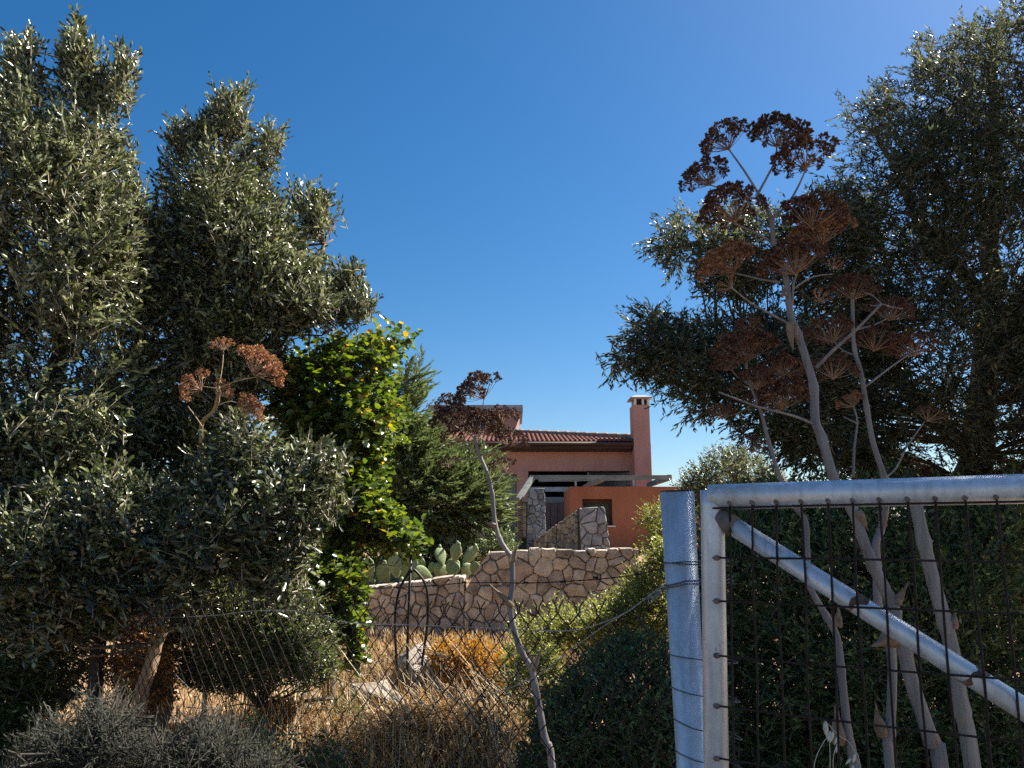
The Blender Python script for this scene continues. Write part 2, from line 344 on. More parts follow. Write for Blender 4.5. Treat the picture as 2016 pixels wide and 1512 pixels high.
# opening: steel frames, shutter, pane
x0, x1 = op1[0], op1[1]
MB().box(x0 + .01, x1 - .01, HD + .16, HD + .24, Z_(967, HD), Z_(958, HD)).build('window_bar', M_FRAME, house)
MB().box(x0 + .01, x1 - .01, HD + .15, HD + .24, Z_(989, HD), Z_(978, HD)).build('window_bar', M_STEEL, house)
sh = MB()
for i in range(14):
    a_ = x0 + .02 + (x1 - x0 - .04) * i / 14; b__ = x0 + .02 + (x1 - x0 - .04) * (i + 1) / 14 - .012
    p = MB().box(a_, b__, HD + .18, HD + .215, 1.23, Z_(989.5, HD)).build('shutter_board', M_SHUT, house)
MB().box(x1 - .07, x1 - .01, HD + .12, HD + .2, Z_(957, HD), Z_(929, HD)).build('window_frame', M_STEEL, house)
MB().box(X_(1158, 945, HD), X_(1161, 945, HD), HD + .14, HD + .2, Z_(957, HD), Z_(929, HD)).build('window_mullion', M_STEEL, house)

MB().box(X_(1162, 945, HD), x1 - .075, HD + .16, HD + .17, Z_(957, HD), Z_(929, HD)).build('window_pane', M_PANE, house)
MB().box(op2[0] + .01, op2[1] - .01, HD + .2, HD + .22, 1.23, op2[3] - .01).build('window_pane', M_PANE, house)
for xa_ in (op2[0] + .02, op2[1] - .07): MB().box(xa_, xa_ + .05, HD + .12, HD + .195, 1.23, op2[3] - .02).build('window_frame', M_STEEL, house)
# roof
ea, eb = P(690, 870, 19.55), P(1258, 871, 19.55); eb.z = ea.z = (ea.z + eb.z) / 2
ra, rb = P(868, 846, 24.2), P(1256, 863, 19.9)
r0 = P(690, 846, 24.2); r0.z = ra.z
def drop(v, k): return Vector((v.x, v.y, v.z - k))
pts = [ea, eb, rb, ra, r0]
roof = MB().add(pts + [drop(p, .07) for p in pts], [(0,1,2,3,4), (9,8,7,6,5), (0,5,6,1), (1,6,7,2), (2,7,8,3), (3,8,9,4), (4,9,5,0)]).build('roof', M_TILE, house)
# rows of barrel tiles running up the slope; too small to pick apart singly
tb = MB(); nrow = 62
def hip_y(x):                                    # depth at which the slope ends at the ridge or the hip
    if x <= ra.x: return ra.y
    t = (x - ra.x) / (rb.x - ra.x); return ra.y + (rb.y - ra.y) * t
slope = (ra.z - ea.z) / (ra.y - ea.y)
for i in range(nrow):
    x = ea.x + (eb.x - ea.x) * (i + .5) / nrow; ye = hip_y(x); wid = (eb.x - ea.x) / nrow * .48
    L = ye - ea.y
    k = max(1, int(L / .36))
    for j in range(k):
        ya, yb = ea.y - .02 + L * j / k, ea.y - .02 + L * (j + 1) / k + .03
        vs = []
        for (yy, up, ww) in ((ya, .035, 1.0), (yb, .005, .86)):
            for q in range(5):
                an = math.pi * q / 4
                vs.append((x + math.cos(an) * wid * ww, yy, ea.z + slope * (yy - ea.y) + up + math.sin(an) * .055))
        tb.add(vs, [(q, q + 1, q + 6, q + 5) for q in range(4)] + [(4, 3, 2, 1, 0)])
o = tb.build('roof_tiles', M_TILE, roof, True); o['kind'] = 'stuff'
for i in range(22):
    a_ = ra.lerp(rb, i / 22); b__ = ra.lerp(rb, (i + 1.12) / 22)
    MB().tube([a_ + Vector((0, 0, .02)), b__ + Vector((0, 0, .035))], [.075, .095], 8).build('ridge_tile', M_RIDGE, roof, True)
MB().bar((ea.x, 19.62, ea.z - .115), (eb.x - .02, 19.62, ea.z - .115), .05, .05).build('fascia_board', M_FASCIA, house)
MB().tube([(ea.x, 19.50, ea.z - .045), (eb.x + .03, 19.50, ea.z - .045)], .05, 8).build('gutter', M_FASCIA, house, True)
MB().box(hx0, hx1 - .3, 19.68, HD - .003, ea.z - .20, ea.z - .16).build('soffit', M_FASCIA, house)
# dormer
DD = 23.2
dx0, dx1, dx2 = X_(852, 830, DD), X_(1021, 830, DD), X_(1029, 806, DD)
dz0, dz1, dz2 = Z_(856, DD) - .3, Z_(813, DD), Z_(801, DD)
dor = MB().add([(dx0,DD,dz0),(X_(1003,850,DD),DD,dz0),(X_(1026,813,DD),DD,dz1),(dx0,DD,dz1),(dx0,DD+2.2,dz0),(X_(1003,850,DD),DD+2.2,dz0),(X_(1026,813,DD),DD+2.2,dz1),(dx0,DD+2.2,dz1)],
    [(0,1,2,3),(7,6,5,4),(0,4,5,1),(1,5,6,2),(2,6,7,3),(3,7,4,0)]).build('dormer', M_RED, house)
MB().box(X_(845, 806, DD), dx2, DD - .35, DD + 2.4, dz1 + .004, dz2).build('dormer_roof', M_CONC, dor)
MB().box(X_(920, 830, DD), X_(990, 830, DD), DD - .06, DD - .004, Z_(850, DD), Z_(819, DD)).build('dormer_window', M_PANE, dor)
ar = [P(950 + 16 * math.cos(math.pi * k / 10) + 10, 846 - 20 * math.sin(math.pi * k / 10), DD - .1) for k in range(11)]
MB().tube(ar, .045, 6).build('window_arch', M_WHITE, dor, True)
# chimney
CD = 19.45
cx0, cx1 = X_(1247, 860, CD), X_(1285, 880, CD); cx0u, cx1u = X_(1246, 800, CD), X_(1279, 800, CD)
czt = Z_(797, CD)
ch = MB().box(cx0u, cx1u - .01, CD, HD - .004, 1.0, czt).build('chimney', M_RED, house)
MB().box(X_(1264, 790, CD), X_(1268, 790, CD), CD + .02, CD + .08, czt + .003, Z_(785, CD)).build('chimney_cap_post', M_WHITE, ch)
for a_, y_ in ((1249, CD + .02), (1275, CD + .02), (1249, HD - .1), (1275, HD - .1)):
    MB().box(X_(a_, 790, CD), X_(a_ + 4, 790, CD), y_, y_ + .07, czt + .003, Z_(785, CD)).build('chimney_cap_post', M_WHITE, ch)
MB().box(X_(1253, 790, CD), X_(1275, 790, CD), CD + .12, HD - .12, czt + .003, Z_(786, CD)).build('flue', M_BLACK, ch)
q0, q1 = X_(1241, 785, CD), X_(1283, 785, CD); zt0, zt1, zt2 = Z_(784.5, CD), Z_(782, CD), Z_(777, CD)
MB().add([(q0,CD-.08,zt0),(q1,CD-.08,zt0),(q1,HD+.06,zt0),(q0,HD+.06,zt0),(q0,CD-.08,zt1),(q1,CD-.08,zt1),(q1,HD+.06,zt1),(q0,HD+.06,zt1),
          (q0+.14,CD+.1,zt2),(q1-.14,CD+.1,zt2),(q1-.14,HD-.1,zt2),(q0+.14,HD-.1,zt2)],
    [(3,2,1,0),(0,1,5,4),(1,2,6,5),(2,3,7,6),(3,0,4,7),(4,5,9,8),(5,6,10,9),(6,7,11,10),(7,4,8,11),(8,9,10,11)]).build('chimney_cap', M_CONC, ch)

# outbuilding in front of the house
OD = 17.0
out = thing('outbuilding', 'low orange rendered outbuilding wall with one square window, right of stone pier', 'outbuilding', (X_(1200, 1050, OD), OD, 1.2))
ox0, ox1 = X_(1123, 1000, OD), X_(1420, 1000, OD); oz1 = Z_(958, OD)
oh = (X_(1147, 1010, OD), X_(1206, 1010, OD), Z_(1038, OD), Z_(982, OD))
wb = wall_holes(ox0, ox1, .6, oz1, OD, OD + .24, [oh])
wb.box(ox0, ox0 + .2, OD + .243, OD + 1.9, .6, oz1); wb.box(ox1 - .2, ox1, OD + .243, OD + 1.9, .6, oz1); wb.box(ox0, ox1, OD + 1.903, OD + 2.1, .6, oz1)
wb.build('wall', M_ORN, out)
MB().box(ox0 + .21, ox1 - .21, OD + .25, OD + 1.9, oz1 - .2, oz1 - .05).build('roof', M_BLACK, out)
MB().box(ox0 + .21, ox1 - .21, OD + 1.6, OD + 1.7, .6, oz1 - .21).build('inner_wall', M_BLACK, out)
MB().box(oh[0] - .02, oh[1] + .06, OD - .04, OD + .2, oh[2] + .004, oh[2] + .035).build('window_sill', M_WHITE, out)
f2 = MB()
f2.box(oh[0] + .003, oh[0] + .05, OD + .14, OD + .19, oh[2] + .04, oh[3] - .003); f2.box(oh[1] - .05, oh[1] - .003, OD + .14, OD + .19, oh[2] + .04, oh[3] - .003)
f2.box(oh[0] + .053, oh[1] - .053, OD + .14, OD + .19, oh[3] - .09, oh[3] - .003)
f2.build('window_frame', M_FASCIA, out)
MB().box(oh[0] + .053, oh[1] - .053, OD + .16, OD + .17, oh[2] + .04, oh[3] - .093).build('window_pane', M_PANE, out)

# steel pergola frame
per = thing('pergola', 'bare weathered steel pergola frame above the orange outbuilding', 'pergola', P(1180, 1010, 16.2))
n0, n1 = P(1046, 943, 15.6), P(1322, 936, 15.6); n1.z = n0.z = (n0.z + n1.z) / 2 + .0
MB().bar(n0, n1, .03, .04).build('beam', M_STEEL, per)
MB().bar(n1 + Vector((-.03, .04, 0)), P(1276, 955, 18.6), .035, .055).build('rafter', M_STEEL, per)
MB().bar(P(1186, 943, 15.65), P(1150, 960, 18.2), .035, .05).build('rafter', M_STEEL, per)
MB().bar(n0 + Vector((.03, .04, 0)), P(1020, 984, 14.9), .035, .05).build('rafter', M_STEEL, per)
for px, yb in ((1133, 957), (1247, 956)):
    MB().bar(P(px, 941, 17.1), P(px + .7, yb + 1, 17.1), .022, .022, up=Vector((0, 1, 0))).build('post', M_FRAME, per)
MB().bar(P(1060, 946, 17.1), P(1278, 942, 17.1), .03, .03).build('beam', M_STEEL, per)

# ---------------------------------------------------------------- stone walls
def clip(poly, nx_, ny_, c):
    o = []
    for i in range(len(poly)):
        a, b = poly[i], poly[(i + 1) % len(poly)]
        da, db = a[0]*nx_ + a[1]*ny_ - c, b[0]*nx_ + b[1]*ny_ - c
        if da <= 0: o.append(a)
        if (da < 0 < db) or (db < 0 < da):
            t = da / (da - db); o.append((a[0] + (b[0]-a[0]) * t, a[1] + (b[1]-a[1]) * t))
    return o
def shrink(poly, g):
    """inset of a convex counter-clockwise outline"""
    o = poly
    n = len(poly)
    for i in range(n):
        a, b = poly[i], poly[(i+1) % n]; L = math.hypot(b[0]-a[0], b[1]-a[1])
        if L < 1e-6: continue
        nx_, ny_ = (b[1]-a[1]) / L, -(b[0]-a[0]) / L
        o = clip(o, nx_, ny_, a[0]*nx_ + a[1]*ny_ - g)
        if len(o) < 3: return []
    return o
def ccw(p):
    s = sum(p[i][0]*p[(i+1) % len(p)][1] - p[(i+1) % len(p)][0]*p[i][1] for i in range(len(p)))
    return p if s > 0 else p[::-1]
def stone_face(parent, outline, origin, ax, nrm, cell, gap, mats, seed, proud=.035, back=.10, aspect=1.25, jit=.5):
    """outline: convex (s, z) polygon on the plane through origin with axis ax; lays irregular stones into it"""
    rnd = random.Random(seed); outline = ccw(outline)
    s0, s1 = min(p[0] for p in outline), max(p[0] for p in outline); z0, z1 = min(p[1] for p in outline), max(p[1] for p in outline)
    cw, chh = cell * aspect, cell; seeds = []
    nr = max(1, round((z1 - z0) / chh)); chh = (z1 - z0) / nr
    for r in range(nr):
        nc = max(1, round((s1 - s0) / cw)); c_ = (s1 - s0) / nc
        for c in range(nc + 1):
            if rnd.random() < .2: continue
            if rnd.random() < .22: seeds.append((s0 + (c + rnd.random()) * c_, z0 + (r + rnd.random()) * chh))
            seeds.append((s0 + (c + (.5 if r % 2 else 0) + rnd.uniform(-jit, jit)) * c_, z0 + (r + .5 + rnd.uniform(-jit, jit) * .55) * chh))
    for i, (sx, sz) in enumerate(seeds):
        poly = outline
        for j, (tx, tz) in enumerate(seeds):
            if i == j: continue
            dx, dz = tx - sx, tz - sz; L = math.hypot(dx, dz)
            if L > 4 * cell or L < 1e-5: continue
            poly = clip(poly, dx / L, dz / L, (sx + dx/2) * dx / L + (sz + dz/2) * dz / L)
            if len(poly) < 3: break
        if len(poly) < 3: continue
        poly = shrink(poly, gap * rnd.uniform(.7, 1.5) / 2)
        if len(poly) < 3: continue
        A = sum(poly[k][0]*poly[(k+1) % len(poly)][1] - poly[(k+1) % len(poly)][0]*poly[k][1] for k in range(len(poly))) / 2
        if A < cell * cell * .05: continue
        ch_ = []
        for k in range(len(poly)):
            a, b = poly[k], poly[(k+1) % len(poly)]
            L_ = math.hypot(b[0]-a[0], b[1]-a[1]); e_ = min(.3, .09 * cell / max(L_, 1e-4)); wv = rnd.uniform(-.07, .045) * min(L_, cell)
            nx_, ny_ = (b[1]-a[1]) / max(L_, 1e-4) * wv, -(b[0]-a[0]) / max(L_, 1e-4) * wv
            ch_ += [(a[0] + (b[0]-a[0])*e_, a[1] + (b[1]-a[1])*e_)]
            if L_ > cell * .4: ch_ += [(a[0]*.5 + b[0]*.5 + nx_, a[1]*.5 + b[1]*.5 + ny_)]
            ch_ += [(b[0] + (a[0]-b[0])*e_, b[1] + (a[1]-b[1])*e_)]
        ch_ = [(a + rnd.uniform(-1, 1) * cell * .022, b + rnd.uniform(-1, 1) * cell * .022) for a, b in ch_]
        lift = rnd.uniform(-.030, .022) if max(p[1] for p in ch_) > max(q[1] for q in outline) - cell * .35 and cell > .12 else 0
        mz = sum(p[1] for p in ch_) / len(ch_)
        ch_ = [(a, b + (lift if b > mz else 0)) for a, b in ch_]
        cx = sum(p[0] for p in ch_) / len(ch_); cz = sum(p[1] for p in ch_) / len(ch_)
        pr = proud * rnd.uniform(.5, 1.3); tx, tz = rnd.uniform(-.12, .12), rnd.uniform(-.12, .12)
        def W(s, z, d): return origin + ax * s + Vector((0, 0, z)) + nrm * d
        n = len(ch_); vs = [W(a, b, -back) for a, b in ch_] + [W(a, b, pr * .35) for a, b in ch_]
        vs += [W(cx + (a - cx) * .84, cz + (b - cz) * .84, pr + (a - cx) * tx + (b - cz) * tz + rnd.uniform(-.1, .1) * pr) for a, b in ch_]
        vs.append(W(cx, cz, pr * 1.12))
        fs = []
        for k in range(n):
            k2 = (k + 1) % n
            fs += [(k, k2, n + k2, n + k), (n + k, n + k2, 2*n + k2, 2*n + k), (2*n + k, 2*n + k2, 3*n)]
        mb = MB().add(vs, fs)
        mb.build('stone', rnd.choice(mats), parent)
def core(parent, outline, origin, ax, nrm, front, back, mat, name='mortar'):
    outline = ccw(outline); n = len(outline)
    vs = [origin + ax * s + Vector((0, 0, z)) + nrm * d for d in (front, -back) for s, z in outline]
    fs = [tuple(range(n)), tuple(range(2*n - 1, n - 1, -1))] + [(k, n + k, n + (k+1) % n, (k+1) % n) for k in range(n)]
    return MB().add(vs, fs).build(name, mat, parent)

WD = 10.5; FRONT = Vector((0, -1, 0)); AX = Vector((1, 0, 0)); O0 = Vector((0, WD, 0))
rw = thing('stone_wall', 'tan rubble stone retaining wall stepping up towards the right, below the house', 'stone wall', (X_(1000, 1200, WD), WD, .3))
def SZ(px, py, d=WD): p = P(px, py, d); return (p.x, p.z)
secL = [(X_(640, 1200, WD), .1), (SZ(915, 1133)[0], .1), SZ(915, 1133), SZ(640, 1163)]
secR = [(SZ(914, 1200)[0], .1), (SZ(1262, 1200)[0], .1), SZ(1256, 1077), SZ(962, 1082), SZ(914, 1165)]
stone_face(rw, secL, O0, AX, FRONT, .13, .006, M_STONES, 11, back=.3)
stone_face(rw, secR, O0, AX, FRONT, .15, .006, M_STONES, 23, back=.3)
def low(sec, k): return [(s, z - (k if z > .5 else 0)) for s, z in sec]
core(rw, low(secL, .035), O0, AX, FRONT, -.004, .45, M_MORTAR); core(rw, low(secR, .035), O0, AX, FRONT, -.006, .45, M_MORTAR)

# two grey piers and the sloping parapet on the terrace
SD = 14.6
pier = thing('stone_pier', 'tall narrow grey stone pier standing left of the sloping parapet', 'stone pier', (X_(1056, 1060, SD), SD, 1.2), 'grey stone piers of the stair')
pb = [(X_(1036, 1060, SD), 1.0), (X_(1077, 1060, SD), 1.0), SZ(1073, 961, SD), SZ(1040, 961, SD)]
stone_face(pier, pb, Vector((0, SD, 0)), AX, FRONT, .11, .008, M_GSTONES, 5, .02, .06)
core(pier, low(pb, .01), Vector((0, SD, 0)), AX, FRONT, -.004, .5, M_GMORTAR)
# jamb of pale blocks left of the tall pier
JD = 15.0
jamb = thing('stone_jamb', 'narrow jamb of pale pink stone blocks left of the tall grey pier', 'stone jamb', (X_(1031, 1060, JD), JD, 1.2))
ya = 991
for k in range(5):
    yb = ya + 13.5
    MB().box(X_(1028.5, 1020, JD), X_(1036, 1020, JD), JD, JD + .3, Z_(yb - 1, JD), Z_(ya, JD)).build('block', M_STONES[1], jamb); ya = yb
MB().box(X_(1020, 1020, JD), X_(1038, 1020, JD), JD + .02, JD + .5, 1.0, Z_(988, JD)).build('mortar', M_GMORTAR, jamb)
for k in range(6):
    MB().box(X_(1021, 1020, JD), X_(1028, 1020, JD), JD - .01, JD + .2, Z_(985 + k * 15 + 13.8, JD), Z_(985 + k * 15, JD)).build('block', M_BSTONES[1], jamb)
PD = 13.0
pier2 = thing('stone_pier', 'broad low grey stone pier ending the sloping parapet, before the orange wall', 'stone pier', (X_(1170, 1060, PD), PD, 1.2), 'grey stone piers of the stair')
pb = [(X_(1146, 1080, PD), 1.0), (X_(1203, 1080, PD), 1.0), SZ(1200, 1060, PD), SZ(1191, 1000, PD), SZ(1186, 997, PD), SZ(1139, 1000, PD)]
stone_face(pier2, pb, Vector((0, PD, 0)), AX, FRONT, .12, .008, M_GSTONES, 8, .022, .06)
core(pier2, low(pb, .01), Vector((0, PD, 0)), AX, FRONT, -.004, .42, M_GMORTAR)
par = thing('stone_parapet', 'sloping buff stone stair parapet between the two grey piers', 'parapet', (X_(1100, 1070, 14), 14, 1.2))
A2, B2 = Vector((X_(1139, 1050, PD), PD + .05, 0)), Vector((X_(1052, 1060, 14.5), 14.5, 0))
ax2 = (A2 - B2).normalized(); L2 = (A2 - B2).length; nr2 = Vector((ax2.y, -ax2.x, 0)); 
if nr2.y > 0: nr2 = -nr2
zt_a = SZ(1139, 1001, PD)[1]; zt_b = SZ(1052, 1063, 14.5)[1]
po = [(0, 1.0), (L2 - .02, 1.0), (L2 - .02, zt_a - .02), (0, zt_b)]
stone_face(par, po, B2, ax2, nr2, .11, .008, M_BSTONES, 4, .025, .06, aspect=1.2)
core(par, low(po, .01), B2, ax2, nr2, -.004, .35, M_GMORTAR)

# ---------------------------------------------------------------- foliage
def unit(a): return a / np.maximum(np.linalg.norm(a, axis=1, keepdims=True), 1e-9)
def in_poly(p, poly):
    x, y = p[:, 0], p[:, 1]; ins = np.zeros(len(p), bool); n = len(poly)
    for i in range(n):
        x1, y1 = poly[i]; x2, y2 = poly[(i + 1) % n]
        if y1 == y2: continue
        c = ((y1 > y) != (y2 > y)) & (x < (x2 - x1) * (y - y1) / (y2 - y1) + x1)
        ins ^= c
    return ins
def edge_dist(p, poly):
    best = np.full(len(p), 1e9); vec = np.zeros((len(p), 2)); n = len(poly)
    for i in range(n):
        a = np.array(poly[i], float); b = np.array(poly[(i + 1) % n], float); ab = b - a
        t = np.clip(((p - a) @ ab) / (ab @ ab), 0, 1); q = a + t[:, None] * ab; d = np.linalg.norm(p - q, axis=1)
        m = d < best; best[m] = d[m]; vec[m] = (q - p)[m]
    return best, vec
def sample(rng, poly, n):
    P0 = np.array(poly, float); lo, hi = P0.min(0), P0.max(0); out = np.zeros((0, 2))
    while len(out) < n:
        c = lo + rng.random((n * 3, 2)) * (hi - lo); out = np.concatenate([out, c[in_poly(c, poly)]])
    return out[:n]

class Foliage:
    """leafy twigs that fill a body with this outline from the front, its own distance and its own thickness"""
    def __init__(s, seed): s.rng = np.random.default_rng(seed); s.V = []; s.F3 = []; s.F4 = []; s.T = []; s.n = 0; s.tv = []; s.tn = 0; s.tf = []; s.clumps = []; s.picks = []
    def leaves(s, base, d, nrm, L, W, shape, tint):
        side = np.cross(d, nrm); n = len(base); L = L[:, None]; W = W[:, None]
        fold = nrm * W * .22
        if shape == 'diamond':
            v = np.stack([base, base + d * L * .45 + side * W * .5 + fold, base + d * L, base + d * L * .45 - side * W * .5 + fold], 1); k = 4
            i = s.n + np.arange(n)[:, None] * 4
            s.F3 += [i + np.array([0, 1, 2]), i + np.array([0, 2, 3])]
        else:
            a, b, wa, wb = {'lance': (.28, .68, .46, .42), 'oval': (.22, .78, .46, .48), 'obov': (.3, .75, .40, .5)}[shape]
            dr = -np.array([0, 0, 1.]) * L * .06
            tipw = .12 if shape == 'oval' else 0
            v = np.stack([base, base + d * L * a + side * W * wa + fold, base + d * L * b + side * W * wb + fold + dr * .5, base + d * L + dr,
                          base + d * L * b - side * W * wb + fold + dr * .5, base + d * L * a - side * W * wa + fold], 1); k = 6
            i = s.n + np.arange(n)[:, None] * 6
            s.F4 += [i + np.array([0, 1, 2, 3]), i + np.array([0, 3, 4, 5])]
        s.V.append(v.reshape(-1, 3)); s.T.append(np.repeat(tint, k)); s.n += n * k
    def fill(s, poly, depth, half, n_tw, tw_len=.28, leaf=(.05, .011), spacing=.02, ang=40, shape='lance', up=.5, outw=.8, rnd=.5, n_cl=60, cl_r=.16, cl_share=.7,
             over=.45, droop=0., planar=False, side_bias=0., front_only=.75, tint_shift=0., ntwig=1.0, dslope=0., nup=.7):
        rng = s.rng
        m = tw_len * over * F / depth * .8                       # keep twig tips near the outline
        cen = sample(rng, poly, n_cl * 4); dist, _ = edge_dist(cen, poly); cen = cen[dist > m * .35][:n_cl]
        cz = rng.uniform(-1, 1, len(cen)); cdir = rng.normal(size=(len(cen), 3))
        nc = int(n_tw * cl_share)
        ci = rng.integers(0, len(cen), nc)
        rp = cl_r * F / depth
        p1 = cen[ci] + rng.normal(size=(nc, 2)) * rp; p2 = sample(rng, poly, n_tw - nc)
        pts = np.concatenate([p1, p2]); s_ = np.concatenate([np.clip(cz[ci] + rng.normal(size=nc) * .35, -1, 1), rng.uniform(-1, 1, n_tw - nc)])
        jd = np.concatenate([cdir[ci] * .35, np.zeros((n_tw - nc, 3))])
        ins = in_poly(pts, poly); dist, vec = edge_dist(pts, poly); dist = np.where(ins, dist, -dist); vec = np.where(ins[:, None], vec, -vec)
        isc = np.arange(len(pts)) < nc
        keep = np.where(isc, dist > rp * .45 * (rng.random(len(dist)) - .75), dist > m * (.3 + rng.random(len(dist)) * .9))
        pts, s_, jd, dist, vec = pts[keep], s_[keep], jd[keep], np.maximum(dist[keep], 0), vec[keep]
        s_ = np.where((s_ > 0) & (rng.random(len(s_)) < front_only), -s_, s_)
        s_ = np.sign(s_) * np.abs(s_) ** .6
        dm = dist * depth / F; h = half * np.sqrt(np.maximum(0, 1 - (1 - np.minimum(dm / half, 1)) ** 2)) + .05
        d = depth + s_ * h + dslope * (pts[:, 0] - np.mean([q[0] for q in poly]))
        tip = PA(pts[:, 0], pts[:, 1], d); N = len(tip)
        e = np.exp(-dm / (half * .45))[:, None]
        u2 = vec / np.maximum(np.linalg.norm(vec, axis=1, keepdims=True), 1e-6)
        outv = np.stack([u2[:, 0], np.zeros(N), -u2[:, 1]], 1) * e + np.stack([np.zeros(N), s_, np.zeros(N)], 1) * (1 - e * .6)
        dr = unit(outv * outw + np.array([side_bias, 0, up]) + rng.normal(size=(N, 3)) * rnd + jd)
        L = tw_len * rng.uniform(.6, 1.3, N); base = tip - dr * (L * (1 - over))[:, None]
        s.clumps.append((PA(cen[:, 0], cen[:, 1], depth + cz * half * .3)))
        # twigs
        nt_ = int(N * ntwig)
        o1 = unit(np.cross(dr, np.array([.3, .2, 1.]))); o2 = np.cross(dr, o1); r = .0026 + .0012 * L / tw_len
        tv = np.stack([base + o1 * r[:, None], base + (-.5 * o1 + .87 * o2) * r[:, None], base + (-.5 * o1 - .87 * o2) * r[:, None], base + dr * L[:, None]], 1)[:nt_]
        i = s.tn + np.arange(nt_)[:, None] * 4
        s.tv.append(tv.reshape(-1, 3)); s.tf += [i + np.array([0, 1, 3]), i + np.array([1, 2, 3]), i + np.array([2, 0, 3])]; s.tn += nt_ * 4
        # leaves
        k = max(2, int(tw_len / spacing)); tt = (np.arange(k) + .5) / k
        tw = np.repeat(np.arange(N), k); t = np.tile(tt, N) + rng.uniform(-.4, .4, N * k) / k
        par_ = np.tile(np.arange(k), N); D = dr[tw]
        if planar:
            az = np.where(par_ % 2 == 0, 0, math.pi) + rng.normal(size=len(tw)) * .25
            w1 = unit(np.cross(D, np.array([0.05, .02, 1.]))); w2 = np.cross(D, w1)
        else:
            az = par_ * (math.pi * .5) + (par_ % 2) * math.pi * .5 + rng.uniform(-.7, .7, len(tw)); w1, w2 = o1[tw], o2[tw]
        perp = w1 * np.cos(az)[:, None] + w2 * np.sin(az)[:, None]
        a = np.radians(ang) + rng.normal(size=len(tw)) * .22
        a = a * (1.15 - .6 * t)
        ld = unit(D * np.cos(a)[:, None] + perp * np.sin(a)[:, None] + np.array([0, 0, -droop]) * rng.uniform(.4, 1.3, len(tw))[:, None] + rng.normal(size=(len(tw), 3)) * .12)
        nn = np.array([0, 0, 1.]) * nup + D * .35 + rng.normal(size=(len(tw), 3)) * (.35 if planar else .75)
        nn = unit(nn - ld * np.sum(nn * ld, 1, keepdims=True))
        bs = base[tw] + D * (L[tw] * t)[:, None]
        LL = leaf[0] * rng.uniform(.5, 1.28, len(tw)) * (1.08 - .35 * t); WW = leaf[1] * rng.uniform(.75, 1.2, len(tw))
        tint = np.clip(rng.beta(2, 2.2, len(tw)) + np.repeat(rng.normal(size=N) * .13, k) + tint_shift, 0, 1)
        s.leaves(bs, ld, nn, LL, WW, shape, tint)
        s.last = (bs, ld, nn, LL, WW, tint)
        return s
    def crown(s, parent, mat, name='crown', twig_mat=None):
        V = np.concatenate(s.V); F_ = []
        if s.F3: F_.append(np.concatenate(s.F3))
        if s.F4: F_.append(np.concatenate(s.F4))
        o = np_mesh(name, V, F_, mat, np.concatenate(s.T), parent)
        t = np_mesh('twigs', np.concatenate(s.tv), [np.concatenate(s.tf)], twig_mat or M_TWIG, None, parent); t['kind'] = 'stuff'
        return o
    def limbs(s, parent, skeleton, r0=.02, mat=None, every=1, name='branches'):
        """thin boughs from the nearest point of the trunk skeleton to each clump of twigs"""
        mb = MB(); sk = [Vector(p) for p in skeleton]
        rn = random.Random(3)
        for c in np.concatenate(s.clumps)[::every]:
            c = Vector(c); b = min(sk, key=lambda q: (q - c).length + max(0, q.z - c.z + .1) * 3)
            m_ = b.lerp(c, .5) + Vector((rn.uniform(-.1, .1), rn.uniform(-.1, .1), rn.uniform(-.12, .05)))
            if (c - b).length < .08: continue
            rr = r0 * min(1, .35 + (c - b).length * .5)
            pts = [b, b.lerp(m_, .6) + Vector((rn.uniform(-.03, .03),) * 3), m_, m_.lerp(c, .6) + Vector((0, 0, rn.uniform(-.02, .05))), c]
            mb.tube(pts, [rr, rr * .8, rr * .6, rr * .45, rr * .25], 5, False)
        o = mb.build(name, mat or M_BARK, parent, True); o['kind'] = 'stuff'
def dens(poly_pts, n=6):
    o = []
    for a, b in zip(poly_pts[:-1], poly_pts[1:]): o += [Vector(a).lerp(Vector(b), k / n) for k in range(n)]
    return o + [Vector(poly_pts[-1])]
def wob(pts, amp, seed, n=5):
    rn = random.Random(seed); q = dens(pts, n)
    return [q[0]] + [p + Vector((rn.uniform(-amp, amp), rn.uniform(-amp, amp), 0)) for p in q[1:-1]] + [q[-1]]
def trunk(parent, paths, mat, name='trunk', sides=9):
    mb = MB(); sk = []
    for pts, ra_, rb_ in paths:
        q = wob(pts, ra_ * .25, len(pts) + int(ra_ * 1000)); n_ = len(q)
        mb.tube(q, [ra_ + (rb_ - ra_) * i / (n_ - 1) for i in range(n_)], sides); sk += q
    mb.build(name, mat, parent, True); return sk
def gp(px, d):
    p = P(px, 1300, d); p.z = ground_z(p.x, d) - .05; return p

# tall olive at the left edge
OA = 5.0
oa = thing('olive_tree', 'tall silvery olive tree reaching the top left of the photo', 'olive tree', gp(60, OA + .3), 'olive trees by the fence')
sk = trunk(oa, [([gp(60, OA + .3), P(90, 1150, OA + .3), P(60, 950, OA + .3), P(120, 700, OA + .3)], .10, .06), ([P(120, 700, OA + .3), P(110, 450, OA + .2), P(150, 200, OA + .1), P(150, 60, OA)], .055, .012),
                ([P(60, 950, OA + .3), P(-60, 600, OA + .3), P(-20, 250, OA + .2)], .05, .015)], M_BARK)
fo = Foliage(1)
LO = dict(nup=.15, tw_len=.25, leaf=(.056, .0165), spacing=.0165, ang=38, shape='lance')
fo.fill([(-260, 150), (0, 160), (60, 135), (110, 180), (160, 160), (225, 215), (235, 290), (275, 350), (300, 440), (300, 600), (310, 800), (260, 950), (150, 1010), (0, 1060), (-260, 1060)], OA, .85, 4600, up=.6, rnd=.75, n_cl=72, cl_r=.105, cl_share=.93, **LO)
